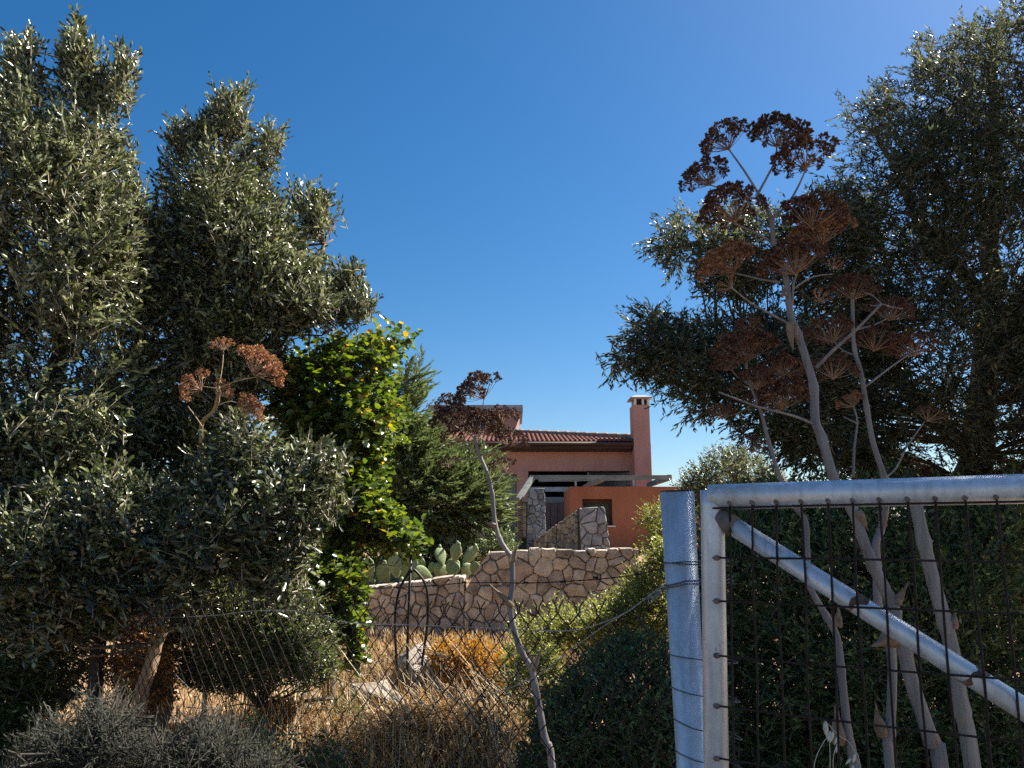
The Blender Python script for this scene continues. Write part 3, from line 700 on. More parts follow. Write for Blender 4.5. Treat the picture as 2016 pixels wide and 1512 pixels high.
fo.fill([(-260, 560), (0, 560), (280, 600), (330, 760), (420, 900), (520, 960), (560, 1100), (480, 1200), (300, 1180), (150, 1220), (0, 1250), (-260, 1250)], OA + .55, .5, 3300, up=.6, rnd=.7, n_cl=80, cl_r=.14, cl_share=.7, **LO)
fo.fill([(-260, 220), (0, 230), (120, 240), (200, 290), (260, 450), (270, 620), (0, 700), (-260, 700)], OA + .45, .35, 1000, up=.6, rnd=.7, n_cl=40, cl_r=.14, cl_share=.5, **LO)
fo.fill([(250, 430), (295, 405), (345, 435), (355, 640), (250, 660)], OA + .2, .3, 330, up=.6, rnd=.7, n_cl=14, cl_r=.1, cl_share=.7, **LO)
LS = dict(LO, tw_len=.22, up=.95, rnd=.45, cl_r=.05, cl_share=.6, n_cl=10)
for pl, n_ in (([(105, 220), (122, 70), (140, 20), (150, -18), (160, 30), (178, 70), (205, 130), (215, 230)], 200), ([(180, 240), (200, 130), (238, 82), (278, 125), (268, 185), (235, 255)], 170), ([(-10, 200), (5, 85), (30, 55), (60, 60), (80, 120), (95, 210)], 170),
               ([(225, 400), (232, 290), (255, 285), (290, 345), (310, 430), (280, 460)], 130), ([(-120, 200), (-90, 60), (-30, 80), (0, 200)], 120), ([(122, 150), (134, 60), (147, -10), (160, 40), (176, 150)], 110)):
    fo.fill(pl, OA, .35, n_, **LS)
fo.fill([(118, 170), (128, 60), (140, 15), (148, -12), (156, 25), (172, 75), (190, 170)], OA, .3, 170, **dict(LS, tw_len=.12, spacing=.012, n_cl=5, cl_r=.04))
fo.fill([(-100, 80), (0, 95), (60, 70), (110, 110), (146, 0), (200, 70), (270, 130), (260, 260), (320, 400), (250, 600), (0, 600)], OA, .6, 60, .38, (.06, .016), .021, 34, 'lance', nup=.15, up=1.1, rnd=.4, n_cl=30, cl_r=.05, over=.6)
fo.crown(oa, M_OLIVE, twig_mat=M_PTWIG); fo.limbs(oa, sk, .018)
# second olive
OB = 5.6
ob = thing('olive_tree', 'second olive tree with a stepped crown, beside the tall one and above the carob', 'olive tree', gp(318, OB), 'olive trees by the fence')
sk = trunk(ob, [([gp(300, OB - .6), P(312, 1260, OB - .6), P(325, 1130, OB - .5), P(350, 960, OB - .2), P(380, 800, OB)], .115, .06), ([P(380, 800, OB), P(400, 560, OB), P(440, 340, OB), P(452, 200, OB)], .055, .012),
                ([P(350, 960, OB - .2), P(470, 760, OB), P(580, 600, OB), P(640, 480, OB)], .045, .012)], M_BARKT)
fo = Foliage(2)
fo.fill([(285, 460), (322, 340), (350, 280), (420, 240), (470, 235), (515, 290), (515, 350), (555, 400), (600, 415), (615, 470), (630, 520), (665, 560), (685, 600), (670, 640), (600, 660), (550, 710), (520, 790), (470, 850), (380, 910), (300, 890), (255, 700), (262, 560)],
        OB, .8, 3500, up=.6, rnd=.75, n_cl=62, cl_r=.105, cl_share=.93, **LO)
fo.fill([(330, 420), (400, 320), (470, 300), (510, 400), (600, 490), (620, 600), (520, 660), (480, 800), (330, 860), (290, 600)], OB + .4, .35, 900, up=.6, rnd=.7, n_cl=36, cl_r=.14, cl_share=.5, **LO)
for pl, n_ in (([(395, 280), (420, 185), (452, 148), (492, 188), (515, 270)], 190), ([(318, 350), (322, 245), (360, 225), (402, 195), (420, 280)], 170), ([(500, 340), (520, 240), (545, 228), (560, 265), (552, 325)], 120), ([(560, 440), (565, 370), (620, 343), (632, 385), (682, 430), (640, 475)], 200),
               ([(630, 545), (660, 515), (700, 508), (716, 522), (702, 560), (650, 580)], 120), ([(640, 630), (690, 568), (748, 585), (748, 612), (700, 650)], 150)):
    fo.fill(pl, OB, .35, n_, **LS)
fo.fill([(318, 300), (400, 200), (450, 165), (490, 190), (550, 250), (540, 360), (625, 360), (680, 430), (650, 510), (710, 525), (745, 600), (600, 700), (400, 600)], OB, .6, 50, .36, (.06, .016), .021, 34, 'lance', nup=.15, up=.9, rnd=.45, n_cl=30, cl_r=.05, over=.6)
fo.fill([(230, 700), (300, 880), (330, 1000), (200, 1000), (150, 800)], OB - .2, .4, 900, .25, (.054, .016), .018, 38, 'lance', n_cl=20)
fo.crown(ob, M_OLIVE, twig_mat=M_PTWIG); fo.limbs(ob, sk, .016)
# low olive boughs in front
OC = 4.3
oc = thing('olive_tree', 'low spreading olive with large silvery leaves, in front of the taller olives', 'olive tree', gp(250, OC), 'olive trees by the fence')
sk = trunk(oc, [([gp(250, OC), P(300, 1300, OC), P(340, 1150, OC), P(420, 1010, OC), P(520, 900, OC)], .045, .012), ([P(340, 1150, OC), P(230, 1020, OC), P(120, 940, OC)], .03, .01), ([P(420, 1010, OC), P(560, 1020, OC), P(660, 960, OC)], .022, .008)], M_BARKT)
fo = Foliage(3)
LC = dict(nup=.2, tw_len=.20, leaf=(.056, .0170), spacing=.0175, ang=42, shape='obov', up=.5, rnd=.75, cl_r=.085, cl_share=.92, tint_shift=-.12)
fo.fill([(0, 960), (90, 930), (150, 960), (210, 900), (300, 960), (380, 930), (420, 870), (470, 815), (520, 830), (560, 880), (620, 870), (690, 900), (660, 960), (705, 1010), (640, 1045), (600, 1110), (660, 1150), (560, 1205), (470, 1150), (400, 1200), (330, 1230), (250, 1160), (180, 1205), (100, 1255), (0, 1230), (-150, 1200), (-150, 930)],
        OC, .55, 2700, n_cl=60, **LC)
fo.fill([(60, 1130), (200, 1090), (330, 1150), (420, 1210), (300, 1260), (200, 1240), (80, 1290), (-60, 1280)], OC - .1, .4, 500, n_cl=16, **LC)
fo.crown(oc, M_OLIVE, twig_mat=M_PTWIG); fo.limbs(oc, sk, .012)

# carob with round leaflets
CA = 5.7
ca = thing('carob_tree', 'carob tree with bright round green leaves between olive and conifer', 'carob tree', gp(660, CA))
sk = trunk(ca, [([gp(655, CA), P(650, 1150, CA), P(660, 950, CA), P(700, 780, CA), P(765, 690, CA)], .05, .012), ([P(660, 950, CA), P(720, 960, CA), P(800, 1030, CA)], .02, .008), ([P(650, 1150, CA), P(690, 1120, CA), P(700, 1250, CA)], .018, .008)], M_BARK)
fo = Foliage(4)
cp1 = [(540, 730), (600, 690), (650, 670), (700, 665), (758, 645), (778, 632), (790, 662), (818, 652), (800, 695), (770, 745), (788, 800), (792, 862), (755, 905), (772, 955), (785, 1000), (832, 1045), (828, 1085), (775, 1090), (730, 1065), (700, 1090), (650, 1115), (590, 1060), (640, 960), (590, 900), (530, 850)]
cp2 = [(590, 1060), (640, 1075), (695, 1095), (715, 1140), (702, 1250), (715, 1315), (692, 1325), (668, 1240), (620, 1200), (580, 1130)]
kw = dict(tw_len=.16, leaf=(.056, .041), spacing=.022, ang=68, shape='oval', planar=True, up=.15, n_cl=85, cl_r=.09, cl_share=.85, rnd=.7)
fo.fill(cp1, CA, .7, 2300, **kw); big = fo.last
kw['n_cl'] = 18
fo.fill(cp2, CA - .5, .3, 620, **kw); big2 = fo.last
# the leaves that show largest are parts of their own
lm = MB().add([(0, 0, 0), (.12, .30, .05), (.45, .48, .08), (.80, .40, .05), (1, .06, 0), (1, -.06, 0), (.80, -.40, .05), (.45, -.48, .08), (.12, -.30, .05), (.5, 0, 0)],
              [(0, 9, 1), (1, 9, 2), (2, 9, 3), (3, 9, 4), (4, 9, 5), (5, 9, 6), (6, 9, 7), (7, 9, 8), (8, 9, 0)])
lmeshes = []
for tv_ in (.2, .45, .7, .85, 1.0):
    me = lm.mesh('leaf', M_CAROB, True); at = me.attributes.new('tint', 'FLOAT', 'POINT'); at.data.foreach_set('value', np.full(len(me.vertices), tv_, dtype=np.float32)); lmeshes.append(me)
rl = random.Random(5)
for (bs, ld, nn, LL, WW, ti), cnt in ((big, 230), (big2, 60)):
    order = np.argsort(bs[:, 1])[:cnt * 4]; order = order[::4]
    for i in order:
        o = bpy.data.objects.new('leaf', lmeshes[min(4, rl.choice((0, 1, 1, 2, 2, 3, 3, 3) if rl.random() > .03 else (4,)))])
        d_, n_ = Vector(ld[i]), Vector(nn[i]); s2 = n_.cross(d_)
        mw = Matrix((d_ * (LL[i] * 1.15), s2 * (WW[i] * 1.2), n_ * .03)).transposed().to_4x4(); mw.translation = Vector(bs[i]) - Vector((0, .03, 0))
        COL.objects.link(o); o.parent = ca; o.matrix_parent_inverse = Matrix.Translation(-ca.location); o.matrix_basis = mw
fo.crown(ca, M_CAROB); fo.limbs(ca, sk, .012)

# feathery conifer before the house
CN = 13.2
cn = thing('conifer_tree', 'feathery conifer with flat drooping sprays in front of the house', 'conifer', P(815, 1085, CN))
cn.location.z = 1.2
sk = trunk(cn, [([Vector((P(800, 1000, CN).x, CN + .2, 1.1)), P(805, 900, CN + .2), P(800, 740, CN + .2), P(815, 700, CN)], .10, .02)], M_BARK)
fo = Foliage(6)
kw = dict(tw_len=.55, leaf=(.13, .026), spacing=.013, ang=38, shape='diamond', planar=True, up=.12, outw=.9, rnd=.28, n_cl=60, cl_r=.22, cl_share=.8, side_bias=.45, over=.5, front_only=.85)
fo.fill([(745, 730), (800, 722), (835, 712), (838, 745), (830, 775), (852, 800), (870, 850), (905, 905), (950, 890), (975, 925), (1002, 965), (990, 1000), (980, 1040), (940, 1060), (880, 1078), (800, 1088), (740, 1085), (735, 900)], CN, 1.3, 1700, **kw)
fo.crown(cn, M_CONIF); fo.limbs(cn, sk, .03)

# right-hand tree with narrow leaves
RT = 5.9
rt = thing('acacia_tree', 'big narrow leaved tree filling the right side, its boughs reaching left', 'tree', gp(1900, RT))
sk = trunk(rt, [([gp(1880, RT), P(1900, 1050, RT), P(1940, 800, RT), P(1960, 500, RT), P(1950, 200, RT), P(1940, 60, RT)], .16, .02), ([P(1920, 900, RT), P(1780, 760, RT), P(1600, 690, RT - .4), P(1400, 690, RT - .8), P(1250, 690, RT - 1)], .07, .015),
                ([P(1780, 760, RT), P(1680, 560, RT - .4), P(1540, 500, RT - .6), P(1340, 480, RT - .8)], .05, .012), ([P(1945, 700, RT), P(2250, 200, RT - .6), P(2420, -300, RT - 1)], .08, .02), ([P(1945, 600, RT), P(1800, 420, RT), P(1720, 250, RT)], .06, .015)], M_BARK)
fo = Foliage(8)
lf = dict(nup=.3, tw_len=.24, leaf=(.058, .0125), spacing=.0130, ang=36, shape='diamond', up=.35, rnd=.55, ntwig=.8)
fo.fill([(1668, 265), (1655, 205), (1710, 192), (1738, 160), (1778, 150), (1775, 112), (1840, 70), (1872, 75), (1905, 40), (1960, 25), (2016, 0), (2120, -60), (2260, 300), (2260, 1000), (2016, 980), (1700, 960), (1570, 940), (1640, 800), (1620, 640),
         (1690, 520), (1660, 400), (1648, 335)], RT, 1.1, 7600, n_cl=150, cl_r=.14, cl_share=.80, **lf)
fo.fill([(2060, 100), (2080, -160), (2130, -660), (2350, -1100), (2800, -1200), (3060, -600), (2950, 400), (2500, 950), (2200, 900)], RT - 1.35, 1.15, 9500, n_cl=260, cl_r=.16, cl_share=.75, dslope=-.0020, **lf)  # unseen crown beyond the frame, shaped to keep sun off the gate
lf.update(up=.0, droop=.25, side_bias=-.35)
fo.fill([(1275, 455), (1300, 428), (1350, 418), (1400, 398), (1450, 405), (1560, 385), (1650, 345), (1730, 400), (1740, 620), (1650, 640), (1560, 590), (1480, 600), (1400, 600), (1355, 560), (1295, 525), (1270, 490)], RT - .6, .5, 1350, n_cl=60, cl_r=.10, cl_share=.88, **lf)
fo.fill([(1185, 732), (1205, 685), (1220, 652), (1248, 602), (1290, 606), (1400, 625), (1550, 610), (1660, 600), (1690, 900), (1600, 940), (1500, 880), (1400, 820), (1350, 835), (1315, 790), (1265, 745)], RT - .7, .6, 2200, n_cl=76, cl_r=.11, cl_share=.82, **lf)
fo.fill([(1590, 640), (1680, 520), (1770, 600), (1760, 800), (1730, 945), (1600, 945), (1640, 800)], RT + .1, .4, 600, n_cl=24, cl_r=.11, cl_share=.8, **lf)
fo.crown(rt, M_WILLOW); fo.limbs(rt, sk, .02)

# ---------------------------------------------------------------- shrubs
def shrub(name, label, cat, polys, d, half, n, mat, seed, stems, group=None, twig_mat=None, back=None, **kw):
    base = gp(sum(p[0] for p in polys[0]) / len(polys[0]), d)
    t = thing(name, label, cat, base, group); f = Foliage(seed)
    for i, pl in enumerate(polys): f.fill(pl, d, half, n if i == 0 else n // 3, **kw)
    if back: f.fill(polys[0], d + back[0], half * .6, back[1], **dict(kw, cl_share=.2, leaf=(.075, .032)))
    sk = [base + Vector((0, 0, .1)), base + Vector((0, 0, .3))]
    f.crown(t, mat, twig_mat=twig_mat); f.limbs(t, sk, .010, every=stems, name='stems'); return t
lk = dict(tw_len=.14, leaf=(.030, .010), spacing=.0125, ang=50, shape='obov', n_cl=45, cl_r=.09, cl_share=.7, up=.5)
shrub('lentisk_shrub', 'dense small leaved evergreen shrub below the olives, behind the wire fence', 'shrub', [[(290, 1170), (400, 1130), (500, 1140), (630, 1155), (665, 1220), (660, 1330), (610, 1352), (560, 1345), (480, 1375), (360, 1345)]], 4.9, .5, 3200, M_LENT, 21, 2, **lk)
lk2 = dict(lk, tw_len=.22, leaf=(.05, .014), spacing=.022, n_cl=40, cl_r=.14)
shrub('lentisk_shrub', 'shaded dark shrub at the lower left edge of the photo', 'shrub', [[(-200, 1120), (180, 1150), (215, 1230), (190, 1330), (110, 1400), (60, 1560), (-200, 1560)]], 5.2, .6, 2600, M_DARK, 22, 2, **lk2)
shrub('grey_bush', 'dry grey twiggy bush at the lower left, in front of the fence', 'bush', [[(20, 1500), (90, 1410), (150, 1420), (185, 1365), (240, 1360), (280, 1440), (340, 1430), (400, 1390), (450, 1440), (520, 1485), (580, 1500), (600, 1570), (0, 1570)]], 3.2, .4, 2500, M_GREY, 23, 1,
      tw_len=.19, leaf=(.022, .0028), spacing=.0075, ang=45, shape='diamond', n_cl=46, cl_r=.07, cl_share=.9, up=.6, rnd=.85, twig_mat=M_GTWIG)
shrub('yellow_green_shrub', 'sunlit yellow green shrub before the stone wall, left of the gate post', 'shrub', [[(1012, 1222), (1030, 1190), (1060, 1205), (1080, 1172), (1100, 1205), (1120, 1190), (1185, 1175), (1240, 1140), (1268, 1090), (1300, 1050), (1350, 1040), (1350, 1250), (1250, 1275), (1150, 1270), (1085, 1290), (1050, 1340), (1000, 1310)]],
      6.4, .5, 1900, M_YG, 24, 2, **dict(lk, leaf=(.038, .012), spacing=.015, tw_len=.16))
shrub('lentisk_shrub', 'dark shaded evergreen shrub left of the gate post, behind the fence', 'shrub', [[(1050, 1420), (1120, 1310), (1200, 1262), (1330, 1235), (1430, 1290), (1430, 1580), (1000, 1580)]], 4.0, .5, 3600, M_DARK, 25, 2, **lk)
shrub('lentisk_shrub', 'dark dense thicket filling the space behind the wire gate', 'shrub', [[(1400, 1000), (1500, 930), (1620, 960), (1760, 920), (1900, 950), (2150, 900), (2250, 1600), (1330, 1600), (1340, 1250), (1330, 1120)]], 5.0, .9, 9000, M_DARK, 26, 3, **dict(lk, tw_len=.2, leaf=(.045, .017), spacing=.016, n_cl=110, cl_r=.14, shape='diamond'), back=(.9, 2600))
shrub('far_shrub', 'olive green rounded shrub on the skyline between chimney and gate post', 'shrub', [[(1330, 965), (1365, 910), (1395, 880), (1450, 880), (1500, 905), (1560, 950), (1600, 1010), (1500, 1060), (1350, 1040)]], 10.0, .8, 1700, M_OLIVE, 27, 2, **dict(lk, tw_len=.24, leaf=(.055, .014), spacing=.018, cl_r=.16))
shrub('oleander_shrub', 'thin pale leaved shrub against the orange wall beside the gate post', 'shrub', [[(1262, 1010), (1290, 985), (1360, 970), (1360, 1120), (1280, 1125), (1270, 1060)]], 9.0, .35, 420, M_YG, 28, 2, **dict(lk, tw_len=.22, leaf=(.065, .013), spacing=.022, cl_r=.12, n_cl=14, tint_shift=-.25))
dry = dict(tw_len=.13, leaf=(.030, .014), spacing=.018, ang=50, shape='oval', n_cl=30, cl_r=.08, cl_share=.75, up=.6)
shrub('dry_shrub', 'dried orange leaved shrub in front of the stone wall, behind the fence', 'shrub', [[(838, 1285), (880, 1258), (940, 1262), (1000, 1278), (1022, 1315), (990, 1365), (920, 1390), (865, 1360)]], 6.0, .4, 1000, M_ORANGE, 29, 1, 'dried orange shrubs', **dry)
shrub('dry_shrub', 'low dried orange shrub at the foot of the small leaved evergreen', 'shrub', [[(490, 1405), (560, 1380), (640, 1385), (650, 1440), (560, 1455), (500, 1450)]], 5.0, .25, 420, M_ORANGE, 30, 1, 'dried orange shrubs', **dict(dry, n_cl=14))
shrub('dry_shrub', 'dried orange foliage hanging around the olive trunk at lower left', 'shrub', [[(205, 1300), (260, 1250), (310, 1220), (345, 1280), (340, 1380), (270, 1410), (215, 1370)]], 4.6, .25, 500, M_ORANGE, 31, 1, 'dried orange shrubs', **dict(dry, n_cl=14, leaf=(.05, .012), droop=.5))
shrub('backdrop_bush', 'dark evergreen growth behind the prickly pear and under the conifer', 'bush', [[(690, 1070), (760, 1040), (860, 1060), (960, 1050), (1020, 1040), (1030, 1100), (960, 1130), (700, 1170)]], 12.6, .4, 1000, M_DARK, 32, 2, **dict(lk, tw_len=.3, leaf=(.07, .02), spacing=.03, cl_r=.2))

# prickly pear
PR = 11.35
pear = thing('prickly_pear', 'prickly pear cactus with flat green pads above the low stone wall', 'cactus', (X_(820, 1130, PR), PR, 1.2))
padm = MB(); prof = [(0, .10), (.08, .2), (.25, .34), (.45, .46), (.65, .5), (.82, .42), (.94, .25), (1, .06)]
ns = 12
for z, r in prof:
    for k in range(ns):
        a_ = 2 * math.pi * k / ns; padm.v.append((math.cos(a_) * r, math.sin(a_) * (.06 + .10 * r), z))
for i in range(len(prof) - 1):
    for k in range(ns): padm.f.append((i*ns+k, i*ns+(k+1) % ns, (i+1)*ns+(k+1) % ns, (i+1)*ns+k))
padm.f.append(tuple((len(prof)-1)*ns + k for k in range(ns)))
padmesh = padm.mesh('pad', M_PEAR, True)
rp_ = random.Random(2)
for (bx, by, h, wd, tilt) in ((872, 1112, 33, 24, -8), (896, 1106, 32, 21, 3), (912, 1112, 40, 22, 38), (862, 1136, 26, 36, 20), (888, 1138, 30, 28, 8), (912, 1138, 28, 26, 25), (850, 1138, 40, 20, -62), (824, 1128, 30, 24, -5), (800, 1116, 32, 18, -3),
        (782, 1138, 42, 26, -12), (796, 1142, 30, 26, 10), (728, 1145, 44, 27, -5), (748, 1146, 34, 26, 14), (764, 1148, 26, 22, -25), (833, 1126, 22, 12, 12), (843, 1132, 26, 15, 28), (930, 1130, 22, 18, 20), (812, 1140, 28, 24, 30), (708, 1150, 34, 24, -18), (772, 1120, 26, 18, 6),
        (806, 1132, 28, 18, 18), (900, 1128, 26, 22, -25), (880, 1126, 26, 20, 30)):
    o = bpy.data.objects.new('pad', padmesh); b0 = P(bx, by, PR + rp_.uniform(-.25, .3)); k = PR / F
    COL.objects.link(o); o.parent = pear; o.matrix_parent_inverse = Matrix.Translation(-pear.location)
    o.matrix_basis = Matrix.Translation(b0) @ Matrix.Rotation(R(rp_.uniform(-40, 40)), 4, 'Z') @ Matrix.Rotation(R(tilt), 4, 'Y') @ Matrix.Rotation(R(rp_.uniform(-18, 18)), 4, 'X') @ Matrix.Diagonal((wd * k * 1.1, wd * k, h * k * 1.08, 1))
    if h > 29 and rp_.random() < .7:
        for k in range(rp_.randint(1, 4)):
            a_ = R(rp_.uniform(-38, 38)); q = o.matrix_basis @ Vector((math.sin(a_) * .40, 0, .60 + .42 * math.cos(a_)))
            MB().blob(q, .030, 7, 5, (.8, .8, 1.3)).build('fruit', M_PEAR, pear, True)
st = MB()
for bx in (730, 790, 860, 900): st.tube([(X_(bx, 1150, PR), PR + .1, 1.0), P(bx, 1140, PR)], [.05, .04], 7)
st.build('stem', M_PEAR, pear, True)

# ---------------------------------------------------------------- rocks, dry grass
def hull(mb, seed, n, sc, c=(0, 0, 0), rough=.0):
    rn = random.Random(seed); bm = bmesh.new()
    for k in range(n):
        q = Vector((rn.gauss(0, 1), rn.gauss(0, 1), rn.gauss(0, 1))).normalized() * rn.uniform(.8, 1.05)
        bm.verts.new((q.x * sc[0], q.y * sc[1], q.z * sc[2]))
    r_ = bmesh.ops.convex_hull(bm, input=bm.verts)
    bmesh.ops.delete(bm, geom=[v for v in bm.verts if not v.link_faces], context='VERTS')
    if rough:
        bmesh.ops.subdivide_edges(bm, edges=bm.edges[:], cuts=2, use_grid_fill=True)
        for v in bm.verts:
            q = v.co.normalized(); v.co += q * rough * min(sc) * (mnoise.noise(v.co * (3 / max(sc)) + Vector((seed, 0, 0))) + .5 * mnoise.noise(v.co * (8 / max(sc)) + Vector((0, seed, 0))))
    bm.verts.index_update(); mb.add([v.co + Vector(c) for v in bm.verts], [[v.index for v in f.verts] for f in bm.faces]); bm.free()
def rock(label, px, py, d, sx, sy, sz, seed, rot):
    p = P(px, py - 12, d); mb = MB(); hull(mb, int(seed * 10), 17, (sx * 1.15, sy * 1.15, sz * 1.2), rough=.14)
    o = mb.build('rock', M_ROCK); o.location = p; o.rotation_euler = (R(rot * .3), R(rot), R(rot * 2))
    return tag(o, label, 'rock', 'rocks among the dry grass')
rock('pale flat topped rock leaning upright in the dry grass under the pipe hoop', 815, 1335, 6.0, .17, .16, .24, 1.5, -28)
rock('rounded grey rock right of the leaning flat topped rock', 862, 1355, 5.9, .13, .13, .16, 4.2, 15)
rock('whitish weathered rock at the left of the rock pile', 745, 1385, 5.7, .20, .16, .13, 7.7, 8)
rock('small pale stone slab lying below the grey rock', 858, 1412, 5.5, .10, .08, .035, 9.1, -12)
rock('pale rock half hidden in straw near the bottom edge', 690, 1460, 5.2, .16, .14, .12, 12.3, 4)
rng = np.random.default_rng(77)
def blades(name, label_kind, n, xr, yr, h, wdt, mat, lean, tint0=0., heads=False, mask=None):
    y = rng.uniform(yr[0], yr[1], n); x = (rng.uniform(xr[0], xr[1], n) - 1008) / F * y
    if mask is not None:
        k = mask(x, y); x, y = x[k], y[k]; n = len(x)
    z = np.array([ground_z(a, b) for a, b in zip(x, y)]) - .02
    H = h * rng.uniform(.35, 1.25, n); az = rng.uniform(0, 2 * math.pi, n); ln = lean * rng.random(n)
    top = np.stack([np.cos(az) * ln, np.sin(az) * ln, np.sqrt(np.maximum(.03, 1 - ln ** 2))], 1) * H[:, None]
    base = np.stack([x, y, z], 1); sd_ = np.stack([-np.sin(az + .6), np.cos(az + .6), np.zeros(n)], 1) * (wdt * rng.uniform(.6, 1.4, n))[:, None]
    mid = base + top * .55 + np.array([0, 0, .1]) * (H * ln)[:, None]
    V = np.stack([base - sd_, base + sd_, mid + sd_ * .8, mid - sd_ * .8, base + top], 1).reshape(-1, 3)
    i = np.arange(n)[:, None] * 5; f4 = [i + np.array([0, 1, 2, 3])]; f3 = [i + np.array([3, 2, 4])]
    pat = np.array([mnoise.noise(Vector((a * 1.6, b * 1.6, 5))) for a, b in zip(x, y)])
    t = np.repeat(np.clip(rng.beta(2, 2, n) + tint0 + pat * .6, 0, 1), 5); Vs = [V]; Ts = [t]; base_n = n * 5
    if heads:
        hb_ = base + top; hd = unit(top); r = np.stack([np.cos(az + 1), np.sin(az + 1), np.zeros(n)], 1) * .006; L = .035 * rng.uniform(.6, 1.6, n)[:, None]
        V2 = np.stack([hb_ - hd * L, hb_ + r, hb_ + hd * L, hb_ - r], 1).reshape(-1, 3); j = base_n + np.arange(n)[:, None] * 4
        f4.append(j + np.array([0, 1, 2, 3])); Vs.append(V2); Ts.append(np.repeat(np.clip(rng.beta(3, 2, n) + .1, 0, 1), 4))
    o = np_mesh(name, np.concatenate(Vs), [np.concatenate(f4), np.concatenate(f3)], mat, np.concatenate(Ts)); o['kind'] = 'stuff'; return o
blades('dry_grass', None, 3200, (380, 1330), (4.3, 7.5), .15, .0024, M_STRAW, .9, -.05, True)
blades('dry_grass', None, 6500, (560, 1330), (7.5, 10.35), .22, .003, M_STRAW, .75, -.1, True)
blades('straw', None, 2600, (480, 1120), (4.2, 6.2), .42, .0035, M_STRAW, .985, .2)
blades('dry_grass', None, 2500, (-100, 560), (3.6, 8), .20, .002, M_STRAW, .8, -.1)
# dead leaves, dull weeds and broken stalks on the slope
def litter(name, poly, d, half, n, mat, seed, **kw):
    f = Foliage(seed); f.fill(poly, d, half, n, **kw)
    V = np.concatenate(f.V); F_ = ([np.concatenate(f.F4)] if f.F4 else []) + ([np.concatenate(f.F3)] if f.F3 else [])
    o = np_mesh(name, V, F_, mat, np.concatenate(f.T)); o['kind'] = 'stuff'
GW = dict(tw_len=.15, leaf=(.032, .011), spacing=.014, ang=50, shape='obov', up=.6, rnd=.7, cl_r=.07, cl_share=.92)
def weed(label, poly, d, half, n, mat, seed, ncl): shrub('green_weed', label, 'weed', [poly], d, half, n, mat, seed, 2, **dict(GW, n_cl=ncl))
weed('low olive green weed clump at the foot of the fence, lower middle', [(470, 1440), (520, 1410), (590, 1450), (650, 1440), (700, 1490), (720, 1570), (440, 1570)], 4.0, .25, 500, M_DARK, 61, 12)
weed('yellow green weed sprays beside the bluish fennel stalk', [(1000, 1280), (1040, 1250), (1090, 1270), (1110, 1330), (1080, 1400), (1020, 1420), (990, 1340)], 5.0, .25, 330, M_YG, 62, 10)
weed('sparse green weed in the straw left of the rocks', [(640, 1400), (690, 1370), (730, 1420), (700, 1470), (640, 1460)], 5.2, .2, 170, M_LENT, 63, 6)
rb = MB(); rr_ = random.Random(8)
for i in range(380):
    y = rr_.uniform(4.6, 8.5); x = (rr_.uniform(560, 1040) - 1008) / F * y; r_ = rr_.uniform(.02, .11); c = Vector((x, y, ground_z(x, y) + r_ * .35))
    hull(rb, i + 500, 11, (r_ * 1.25, r_, r_ * .75), c)
for i in range(70):
    r_ = rr_.uniform(.03, .10); c = P(rr_.gauss(790, 55), 1375, rr_.uniform(5.0, 6.0)); c.z = ground_z(c.x, c.y) + .02 + .20 * math.exp(-((c.x - P(790, 1375, 5.5).x) / .22) ** 2) * rr_.random()
    hull(rb, i + 1500, 12, (r_ * 1.2, r_, r_ * .8), c)
o = rb.build('rubble', M_ROCK); o['kind'] = 'stuff'
slope_front = [(540, 1440), (620, 1415), (720, 1400), (820, 1380), (930, 1395), (1010, 1430), (1050, 1570), (500, 1570)]
M_WEED = leaf_mat('dull_weed', [(0, (.06, .045, .03)), (.5, (.13, .10, .06)), (1, (.24, .19, .11))], rough=.7, trans=.2)
litter('dry_leaves', slope_front, 5.0, .35, 1900, M_STRAW, 55, tw_len=.15, leaf=(.055, .020), spacing=.03, ang=60, shape='oval', up=.2, rnd=1.0, n_cl=60, cl_r=.08, cl_share=.85)
litter('dry_weeds', slope_front, 4.9, .4, 850, M_WEED, 56, tw_len=.16, leaf=(.03, .010), spacing=.018, ang=50, shape='lance', up=.5, rnd=.8, n_cl=36, cl_r=.09, cl_share=.9)
litter('dry_weeds', [(700, 1290), (780, 1270), (860, 1290), (1000, 1290), (1060, 1330), (1040, 1420), (900, 1400), (700, 1390), (640, 1350)], 6.4, .6, 900, M_WEED, 57, tw_len=.18, leaf=(.03, .009), spacing=.02, ang=50, shape='lance', up=.6, rnd=.7, n_cl=30, cl_r=.1, cl_share=.9)
litter('straw_tangle', slope_front, 4.9, .45, 650, M_STRAW, 58, tw_len=.22, leaf=(.16, .0042), spacing=.016, ang=70, shape='lance', up=.1, rnd=1.2, n_cl=40, cl_r=.12, cl_share=.8, ntwig=.3)
litter('straw_tangle', [(650, 1290), (1060, 1290), (1060, 1400), (640, 1400)], 6.6, .7, 500, M_STRAW, 59, tw_len=.22, leaf=(.16, .0045), spacing=.018, ang=70, shape='lance', up=.3, rnd=1.1, n_cl=40, cl_r=.12, cl_share=.8, ntwig=.3)
# pale stalks leaning down to the right, as if flattened by wind
rs = random.Random(31); mb = MB()
for i in range(150):
    x0, y0 = rs.gauss(840, 90), rs.gauss(1350, 45); L = rs.uniform(60, 170); a_ = R(rs.gauss(52, 14)); d0 = rs.uniform(4.4, 5.6)
    q = [P(x0, y0, d0), P(x0 + L * .5 * math.cos(a_) + rs.uniform(-5, 5), y0 + L * .47 * math.sin(a_), d0 - .1), P(x0 + L * math.cos(a_), y0 + L * math.sin(a_), d0 - .15)]
    mb.tube(q, [.0016, .0026, .003], 4, False)
o = mb.build('fallen_stalks', M_STALK, None, True); o['kind'] = 'stuff'

